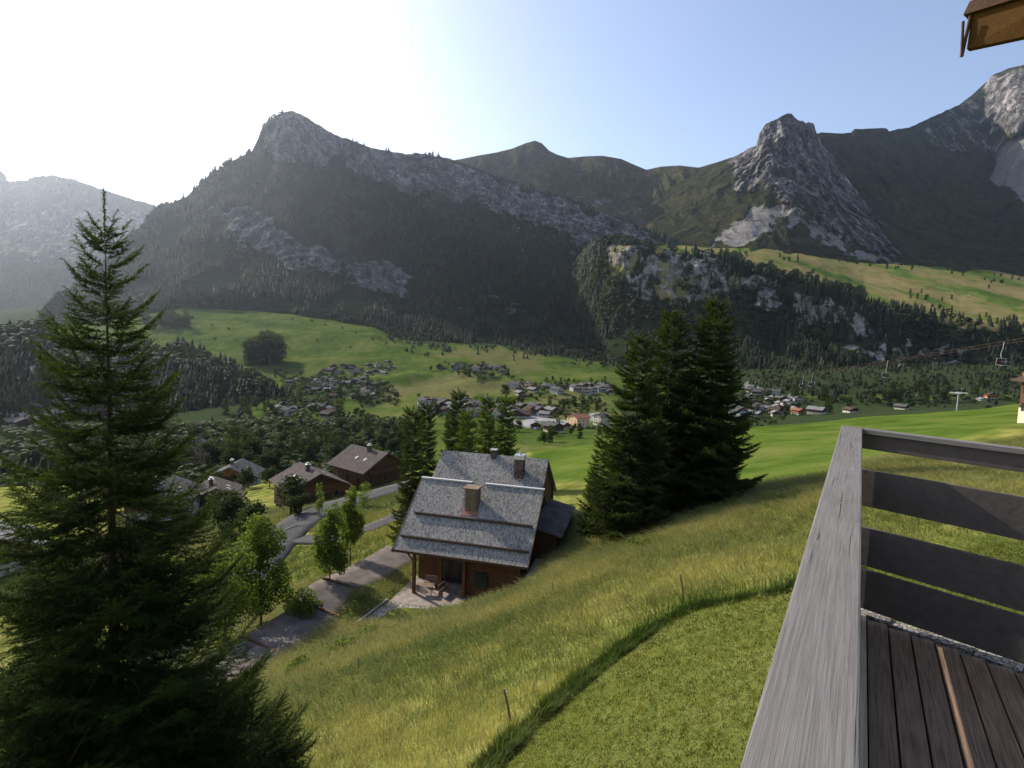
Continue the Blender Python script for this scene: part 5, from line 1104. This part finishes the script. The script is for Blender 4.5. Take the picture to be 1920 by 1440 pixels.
chalet('village_house', 'cream coloured house with reddish roof beside the car park', 'house', VZ(1072, 803), R(-150), 13, 14, 9.5, .35, 1.0, 'plaster_peach', 'roof_red', detail=1, front='plaster_peach', base='plaster_peach')
chalet('village_house', 'white fronted house right of the cream coloured one', 'house', VZ(1117, 797), R(-150), 10, 10, 8, .4, 1.0, 'plaster', 'roof_grey', detail=1, front='plaster')
chalet('village_house', 'white gabled house among conifers left of the car park', 'house', VZ(930, 788), R(-95), 10, 10, 7, .5, 1.0, 'plaster', 'roof_grey', detail=1, front='plaster')

# ------------------------------------------------------------------ drive, roads
LAST = {}
def ribbon(name, pts, w_, mat, label, lift, kind='structure', step=.6, cols=5, h=T):
    p = np.array(pts, float); seg = np.hypot(*(p[1:]-p[:-1]).T); s = np.concatenate([[0], np.cumsum(seg)]); n = int(s[-1]/step)+2; q = np.linspace(0, s[-1], n)
    c = np.stack([np.interp(q, s, p[:, 0]), np.interp(q, s, p[:, 1])], -1)
    for _ in range(8): c[1:-1] = (c[:-2]+2*c[1:-1]+c[2:])/4
    d = nrm(np.gradient(c, axis=0)); nn = np.stack([-d[:, 1], d[:, 0]], -1); o = np.linspace(-w_/2, w_/2, cols); G = c[:, None]+nn[:, None]*o[None, :, None]; z = h(G[..., 0], G[..., 1])
    z = z.max(axis=1, keepdims=True)*(.94 if name == 'driveway' else .6)+z*(.06 if name == 'driveway' else .4)+lift; LAST[name] = (c, z.max(axis=1)); V = np.concatenate([G, z[..., None]], -1); i = np.arange(n-1)[:, None]*cols+np.arange(cols-1)[None]
    F = np.stack([i, i+1, i+cols+1, i+cols], -1).reshape(-1, 4)
    V2 = V.copy(); V2[..., 2] -= .5; m = n*cols; e1 = np.arange(n-1)*cols; e2 = e1+cols-1
    F2 = np.concatenate([np.stack([e1+cols, e1+cols+m, e1+m, e1], -1), np.stack([e2, e2+m, e2+m+cols, e2+cols], -1)])
    return tag(obj(name, mesh_np(name, np.concatenate([V.reshape(-1, 3), V2.reshape(-1, 3)]), np.concatenate([F, F2]), mat)), label, kind=kind)

def hp(L): return [tuple(hitT(x, y)[:2]) for x, y in L]
M['drive'] = m_plain('stained_brown_concrete', (.125, .108, .097), 1, .3, .8, spec=0)
ribbon('driveway', DRIVE, 5.2, M['drive'], 'brown concrete driveway', .10)
for k, (px, py) in enumerate(((682, 1108), (655, 1150), (520, 1232))):
    q = hitT(px, py); _cz = LAST['driveway']; q[2] = float(_cz[1][np.argmin(np.hypot(*(_cz[0]-q[:2]).T))]); q[:2] = _cz[0][np.argmin(np.hypot(*(_cz[0]-q[:2]).T))]; a = np.array(DRIVE[5])-np.array(DRIVE[3]); an = math.atan2(a[1], a[0]); d_ = .5
    mb = MB().box(-.10, .10, -2.5, 2.5, -.3, .0); o = mb.build('drain_channel', M['wood_dark'], None, loc=(q[0], q[1], q[2]+.02)); o.rotation_euler = (0, 0, an)
    tag(o, ['dark drain strip across the driveway nearest the chalet', 'dark drain strip across the middle of the driveway', 'dark drain strip at the lower end of the driveway'][k], 'drain channel')
ribbon('road', ROAD, 6.5, M['asphalt'], 'grey asphalt road', .12)
ribbon('side_road', SIDE, 3.0, M['asphalt'], 'narrow grey side road', .08)
ribbon('road_line', [tuple(P(a, b, c)[:2]) for a, b, c in ((530,1002,75.5),(600,958,87.5),(640,950,91))], .18, M['white'], 'white line on the road', .155, cols=2)
g = hitT(590, 1000); 
def crash_barrier():
    r = empty('crash_barrier', tuple(hitT(540, 998)), 0, 'pale crash barrier at the bend of the road behind the young trees', 'barrier'); o = np.array(r.location); pts = [hitT(x, y)-o for x, y in ((536,1002),(556,992),(580,990))]
    MB().tube([p+np.array([0, 0, .65]) for p in pts], .07, 6).build('rail', M['plaster_grey'], r)
    for p in pts: MB().box(p[0]-.06, p[0]+.06, p[1]-.06, p[1]+.06, p[2]-.3, p[2]+.6).build('post', M['metal'], r)
crash_barrier()
# low kerb wall beside the drive
def kerb():
    L = [hitT(x, y) for x, y in ((700,1085),(722,1062),(742,1043))]; mb = MB()
    for a, b in zip(L[:-1], L[1:]):
        d = nrm(b-a); n_ = np.array([-d[1], d[0], 0])*.14; mb.quadbox([a-n_-[0,0,.4], a+n_-[0,0,.4], b+n_-[0,0,.4], b-n_-[0,0,.4], a-n_+[0,0,.22], a+n_+[0,0,.22], b+n_+[0,0,.22], b-n_+[0,0,.22]])
    tag(mb.build('kerb_wall', M['stone']), 'low pale stone kerb wall along the grass side of the driveway', 'wall')
kerb()
# village road and car park with cars
ribbon('village_road', [tuple(VZ(a, b)[:2]) for a, b in ((900,790),(960,790),(1030,786),(1100,786),(1150,788))], 9, M['roof_grey'], 'grey village road', .0, h=lambda x, y: np.array([[float(SH_z(a, b)) for a, b in zip(r_, s_)] for r_, s_ in zip(np.atleast_2d(x), np.atleast_2d(y))])+.5, step=6, cols=3) if False else None
cars = []
def car_mesh(mat):
    m = MB(); m.prism([(-2.1, .35), (2.1, .35), (2.15, .8), (1.3, .95), (.75, 1.45), (-1.1, 1.5), (-1.7, .98), (-2.15, .9)], -.85, .85)
    body = m.mesh('car_body', mat, .04); g_ = MB().prism([(1.2, .97), (.72, 1.40), (-1.05, 1.44), (-1.6, 1.0)], -.87, .87).mesh('car_glass', M['glass']); w_ = MB()
    for x in (-1.35, 1.35):
        for y in (-.88, .70): w_.prism([(x+.33*math.cos(a), .33+.33*math.sin(a)) for a in np.linspace(0, 2*math.pi, 11)[:-1]], y, y+.18)
    return body, g_, w_.mesh('car_wheels', M['wood_dark'])
CM = [car_mesh(M[k]) for k in ('white', 'metal', 'roof_grey', 'roof_red')]
for i in range(14):
    px = 1000+i*10+rng.uniform(-2, 2); py = 806+rng.uniform(-3, 2)-i*.35; q = VZ(px, py); k = int(rng.integers(0, 4)); b_, g_, w_ = CM[k]
    r_ = empty('parked_car', tuple(q+np.array([0, 0, .1])), R(70+rng.uniform(-8, 8)), 'small parked car in the row at the village car park', 'car', 'cars in the village car park')
    obj('body', b_, r_); obj('windows', g_, r_); obj('wheels', w_, r_)

# ------------------------------------------------------------------ pickets in the meadow
for i, (x0, y0, x1, y1, lab) in enumerate(((960,1370,945,1292,'weathered wooden picket leaning left at the lawn edge, nearest the camera'),(1283,1130,1275,1076,'weathered wooden picket at the bend of the lawn edge'),(1037,1118,1036,1092,'thin dark picket on the crest of the meadow above the chalet'),(673,1262,671,1232,'short dark picket low on the meadow at the left'))):
    b = hitT(x0, y0); t_ = P(x1, y1, b[1]+.03); c_ = empty('wooden_picket', tuple(b), 0, lab, 'fence post'); v = t_-b; m = MB(); m.tube([(0, 0, -.2), v*.5+[.015, 0, 0], v], [.034, .030, .024], 7); m.build('stake', M['wood_old'], c_); MB().tube([v*.93, v*.93+np.array([.06, 0, .01])], .012, 5).build('insulator', M['white'], c_)
# ------------------------------------------------------------------ chair lift
M['steel'] = m_plain('galvanised_steel', (.30, .31, .31), .5, .12, 6, .4)
def lift_chair(top, label, s=1.0):
    r = empty('lift_chair', tuple(top), R(25), label, 'lift chair', 'chairs of the chair lift'); r.scale = (s, s, s)
    MB().tube([(0, 0, 0), (0, .05, -.9), (.05, .25, -1.7), (0, .1, -2.3)], .055, 6).build('hanger', M['steel'], r)
    MB().tube([(-1.15, .1, -2.3), (1.15, .1, -2.3)], .05, 6).tube([(-1.15, .1, -2.3), (-1.2, .15, -3.1), (-1.15, -.5, -3.25)], .045, 6).tube([(1.15, .1, -2.3), (1.2, .15, -3.1), (1.15, -.5, -3.25)], .045, 6).tube([(-1.15, -.5, -3.2), (1.15, -.5, -3.2)], .04, 6).tube([(-1.15, -.45, -2.7), (1.15, -.45, -2.7)], .035, 6).build('frame', M['steel'], r)
    MB().box(-1.1, 1.1, -.45, .1, -3.16, -3.08).build('seat', M['wood_dark'], r, .01); MB().box(-1.1, 1.1, .12, .18, -3.05, -2.55).build('backrest', M['wood_dark'], r, .01)
CH = [(1883,640,62,'lift chair hanging nearest, at the right edge'),(1665,676,88,'lift chair hanging alone in front of the wooded cliff'),(1524,699,112,'right one of the two neighbouring lift chairs'),(1507,703,116,'left one of the two neighbouring lift chairs')]
tops = []
for px, py, d, lab in CH: t_ = P(px, py, d); tops.append(t_); lift_chair(t_, lab, .85)
r_ = empty('lift_cable', (float(tops[0][0]), float(tops[0][1]), float(tops[0][2])), 0, 'thin steel cable carrying the lift chairs', 'cable'); o_ = np.array(tops[0])
pts = [P(2300,575,38), P(2000,620,52)]+tops+[P(1440,712,150), P(1380,722,190), P(1300,728,260)]
MB().tube([p-o_ for p in pts], .022, 5).build('rope', M['wood_dark'], r_); MB().tube([p-o_+np.array([4.5, 3.0, .1]) for p in pts], .022, 5).build('rope', M['wood_dark'], r_)
def pylon():
    b = P(1795, 762, 155); zt_ = P(1795, 738, 155)[2]; zb = T(b[0], b[1])-6; r = empty('lift_pylon', (float(b[0]), float(b[1]), float(zb)), R(20), 'white T shaped lift pylon rising just behind the green field', 'pylon'); h = float(zt_-zb)
    MB().tube([(0, 0, 0), (0, 0, h)], [.28, .2], 10).build('mast', M['steel'], r); MB().box(-1.5, 1.5, -.09, .09, h-.16, h+.06).build('crossarm', M['steel'], r)
    for x in (-1.4, 1.4): MB().box(x-.12, x+.12, -1.5, 1.5, h+.1, h+.38).build('sheave_bank', M['steel'], r)
    MB().tube([(.8, 0, h), (1.2, 0, h+1.6), (2.2, 0, h+1.7)], .06, 5).build('bracket', M['steel'], r)
pylon()

# ------------------------------------------------------------------ balcony: handrail, slat panel, deck, eave
ZH = -.5
def balcony():
    M['rail'] = m_wood('weathered_grey_oak', (.105, .096, .088), (.185, .172, .160), 1.3, 0, .95, .75)
    M['slat'] = m_plain('dark_grey_slats', (.085, .072, .065), .9, .15, 20, spec=.1)
    M['deck'] = m_wood('old_deck_planks', (.10, .062, .040), (.34, .22, .14), .9, 0, .9, .4)
    c0, c1 = Pz(1612, 1440, ZH), Pz(1617, 802, ZH); l0, l1 = Pz(1386, 1440, ZH), Pz(1573, 797, ZH)
    d = nrm(c1-c0); nl = np.array([-d[1], d[0], 0]); wd = float(abs((l0-c0)@nl)); ln = float(np.linalg.norm(c1-c0))
    root = empty('balcony_railing', (float(c1[0]), float(c1[1]), -1.78), math.atan2(d[1], d[0]), 'weathered grey wooden balcony railing with broad handrail at the right', 'railing')
    z = ZH+1.78; e = float((l1-c1)@d)                # local frame: x along the rail (away from the camera), y to the left
    me = MB().quadbox([(-ln-.9, 0, z-.055), (0, 0, z-.055), (e, wd, z-.055), (-ln-.9, wd, z-.055), (-ln-.9, 0, z), (0, 0, z), (e, wd, z), (-ln-.9, wd, z)]).mesh('handrail', M['rail'], .005)
    obj('handrail', me, root)
    m = MB()
    for x, y in ((-1.35, .025), (-1.9, .10), (-2.25, .055), (-1.62, .03)): m.tube([(x, y, z), (x, y, z+.0015)], .0035, 8)
    m.build('screw', M['metal'], root)
    rr = np.random.default_rng(12); m = MB()
    for _ in range(11):                                     # drying cracks in the top face
        x0 = -rr.uniform(.3, 3.0); y0 = rr.uniform(.012, wd-.012); l_ = rr.uniform(.12, .55); n_ = 9; yy = y0+np.cumsum(rr.normal(0, .0009, n_)); w0 = rr.uniform(.0007, .0016)
        m.tube([(x0+l_*i/(n_-1), float(np.clip(yy[i], .005, wd-.005)), z-.0002) for i in range(n_)], [w0*math.sin(math.pi*(i+.3)/n_) for i in range(n_)], 5)
    m.build('crack', M['wood_dark'], root)
    MB().box(-.11, -.02, .03, .12, .0, z-.06).build('corner_post', M['rail'], root, .004)
    MB().box(-2.6, -2.51, .03, .12, .0, z-.06).build('post', M['rail'], root, .004)
    # side panel: boards run to the right from the corner
    t_ = Pz(1920, 840, ZH); sd = nrm(t_-c1); ang = math.atan2(sd[1], sd[0])-math.atan2(d[1], d[0]); sp = empty('side_panel', (.0, .0, 0)); sp.parent = root; sp.rotation_euler = (0, 0, ang)
    dc = float(c1[1]); zz = lambda y: float(P(1619, y, dc)[2])+1.78
    for (a, b) in ((806, 840), (878, 945), (984, 1053), (1060, 1131)):
        me = MB().box(.004, 2.6, -.012, .016, zz(b), zz(a)).mesh('slat', M['slat'], .003); o = obj('slat', me, sp)
    MB().box(.0, 2.62, -.03, .05, z-.035, z-.004).build('side_handrail', M['rail'], sp, .003)
    for (a, b) in ((878, 945), (984, 1053), (1060, 1131)):
        obj('slat', MB().box(-ln-.9, -.12, .050, .078, zz(b), zz(a)).mesh('slat', M['slat'], .003), root)
    # deck
    dk = empty('balcony_deck', (float(c1[0]), float(c1[1]), -1.78), math.atan2(d[1], d[0]), 'dark brown deck boards of the balcony edged with pale stone', 'deck')
    bw = .118; an2 = R(59.7)-math.atan2(d[1], d[0])
    y0 = -.13; k = 0
    for k in range(16):
        yy = -.12-k*bw; x_end = yy*math.cos(ang)/math.sin(ang)-.03
        obj('deck_board', MB().box(-3.3, x_end-.0, yy-bw+.009, yy, -.035+rng.uniform(-.001, .001), .0+rng.uniform(-.0015, .0015)).mesh('deck_board', M['deck'], .003), dk)
    MB().box(-3.3, .0, -.112, -.004, -.10, .012).build('sill_board', m_wood('dirty_sill_painted_sun', (.30, .21, .13), (.62, .50, .36), .5, 0, .9, .5), dk, .004)  # dirty board; sunlight through the slats is put into its pale colour
    MB().box(-3.3, -.03, -2.2, -.004, -.24, -.05).build('joist_frame', M['wood_dark'], dk)
    st = stone_material('granite_edge', (.20, .175, .15), (.42, .38, .33), 30); cb = MB(); r = np.random.default_rng(4); X0 = -.05
    ca, sa = math.cos(ang), math.sin(ang)
    while X0 < 2.6:
        w_ = r.uniform(.14, .3); o0, o1 = .03, .135+r.uniform(-.012, .015); q = [(X0, o0), (X0+w_, o0), (X0+w_, o1), (X0, o1)]; h_ = -.005+r.uniform(-.012, .012)
        c4 = [(a*ca-b*sa, a*sa+b*ca) for a, b in q]; cb.quadbox([(x, y, -.4) for x, y in c4]+[(x, y, h_) for x, y in c4]); X0 += w_+.004
    cb.build('stone_edge', st, dk, .006)
balcony()
def roof_eave():
    """corner of the own roof above, at the top right"""
    d0 = 3.6; a = P(1822, 28, d0); b = P(1812, 92, d0); c = P(2060, 38, d0*.86); e = P(2060, -45, d0*.86); u = nrm(c-b); n_ = nrm(np.cross(u, a-b)); 
    if n_[1] < 0: n_ = -n_
    root = empty('roof_eave', tuple(b), 0, 'brown timber eave corner of the house roof at the top right', 'roof eave'); o = b
    q = lambda p, k: tuple(p-o+n_*k)
    MB().quadbox([q(b, 0), q(c, 0), q(c, .045), q(b, .045), q(a, 0), q(e, 0), q(e, .045), q(a, .045)]).build('fascia_board', m_wood('orange_brown_eave_board', (.032, .013, .002), (.10, .048, .008), 1.2, 0, .95, .5), root, .003)
    up = nrm(a-b); a2, e2 = a+up*.075, e+up*.10; lf = -u*.035
    MB().quadbox([q(a+lf, -.03), q(e, -.03), q(e, .10), q(a+lf, .10), q(a2+lf*.3, -.03), q(e2, -.03), q(e2, .10), q(a2+lf*.3, .10)]).build('roof_edge', M['wood_dark'], root)
    MB().tube([P(1806, 40, d0)-o, P(1803, 104, d0)-o], .008, 6).tube([P(1820, 30, d0)-o, P(1806, 92, d0)-o, P(1803, 106, d0)-o], .010, 6).build('drip_edge', M['wood_dark'], root)
roof_eave()
for o in list(bpy.data.objects):
    if o.location.z == -500 and o.get('label') == '':
        for c in list(o.children_recursive): bpy.data.objects.remove(c)
        bpy.data.objects.remove(o)

# ------------------------------------------------------------------ labels of look-alikes: say which one, counted from the left
ORD = 'first second third fourth fifth sixth seventh eighth ninth tenth eleventh twelfth thirteenth fourteenth fifteenth sixteenth seventeenth eighteenth nineteenth'.split()
TENS = {2: ('twentieth', 'twenty'), 3: ('thirtieth', 'thirty'), 4: ('fortieth', 'forty'), 5: ('fiftieth', 'fifty'), 6: ('sixtieth', 'sixty'), 7: ('seventieth', 'seventy'), 8: ('eightieth', 'eighty'), 9: ('ninetieth', 'ninety')}
def ordinal(n):
    if n < 20: return ORD[n-1]
    if n >= 100: return 'hundredth' if n == 100 else 'hundred-'+ordinal(n-100)
    return TENS[n//10][0] if n % 10 == 0 else TENS[n//10][1]+'-'+ORD[n % 10-1]
by = {}
for o in COL.objects:
    if o.parent is None and o.get('category') and o.get('label'): by.setdefault(o['label'], []).append(o)
for lab, L in by.items():
    if len(L) < 2: continue
    L.sort(key=lambda o: proj(np.array(o.location))[0])
    for i, o in enumerate(L): o['label'] = (('leftmost' if i == 0 else 'rightmost' if i == len(L)-1 else ordinal(i+1)+' from left')+', '+lab)
# ------------------------------------------------------------------ haze
def haze():
    mb = MB().box(-5200, 4200, -300, 6200, -170, 2050)
    m = bpy.data.materials.new('haze_air'); m.use_nodes = True; t = m.node_tree
    t.nodes.remove(t.nodes['Principled BSDF']); v = t.nodes.new('ShaderNodeVolumePrincipled')
    v.inputs['Color'].default_value = (.70, .81, .98, 1); v.inputs['Density'].default_value = HAZE; v.inputs['Anisotropy'].default_value = .72
    t.links.new(v.outputs[0], t.nodes['Material Output'].inputs['Volume'])
    o = mb.build('haze', m); tag(o, 'thin blue haze filling the valley air', kind='stuff')
HAZE = 3.0e-5
haze()
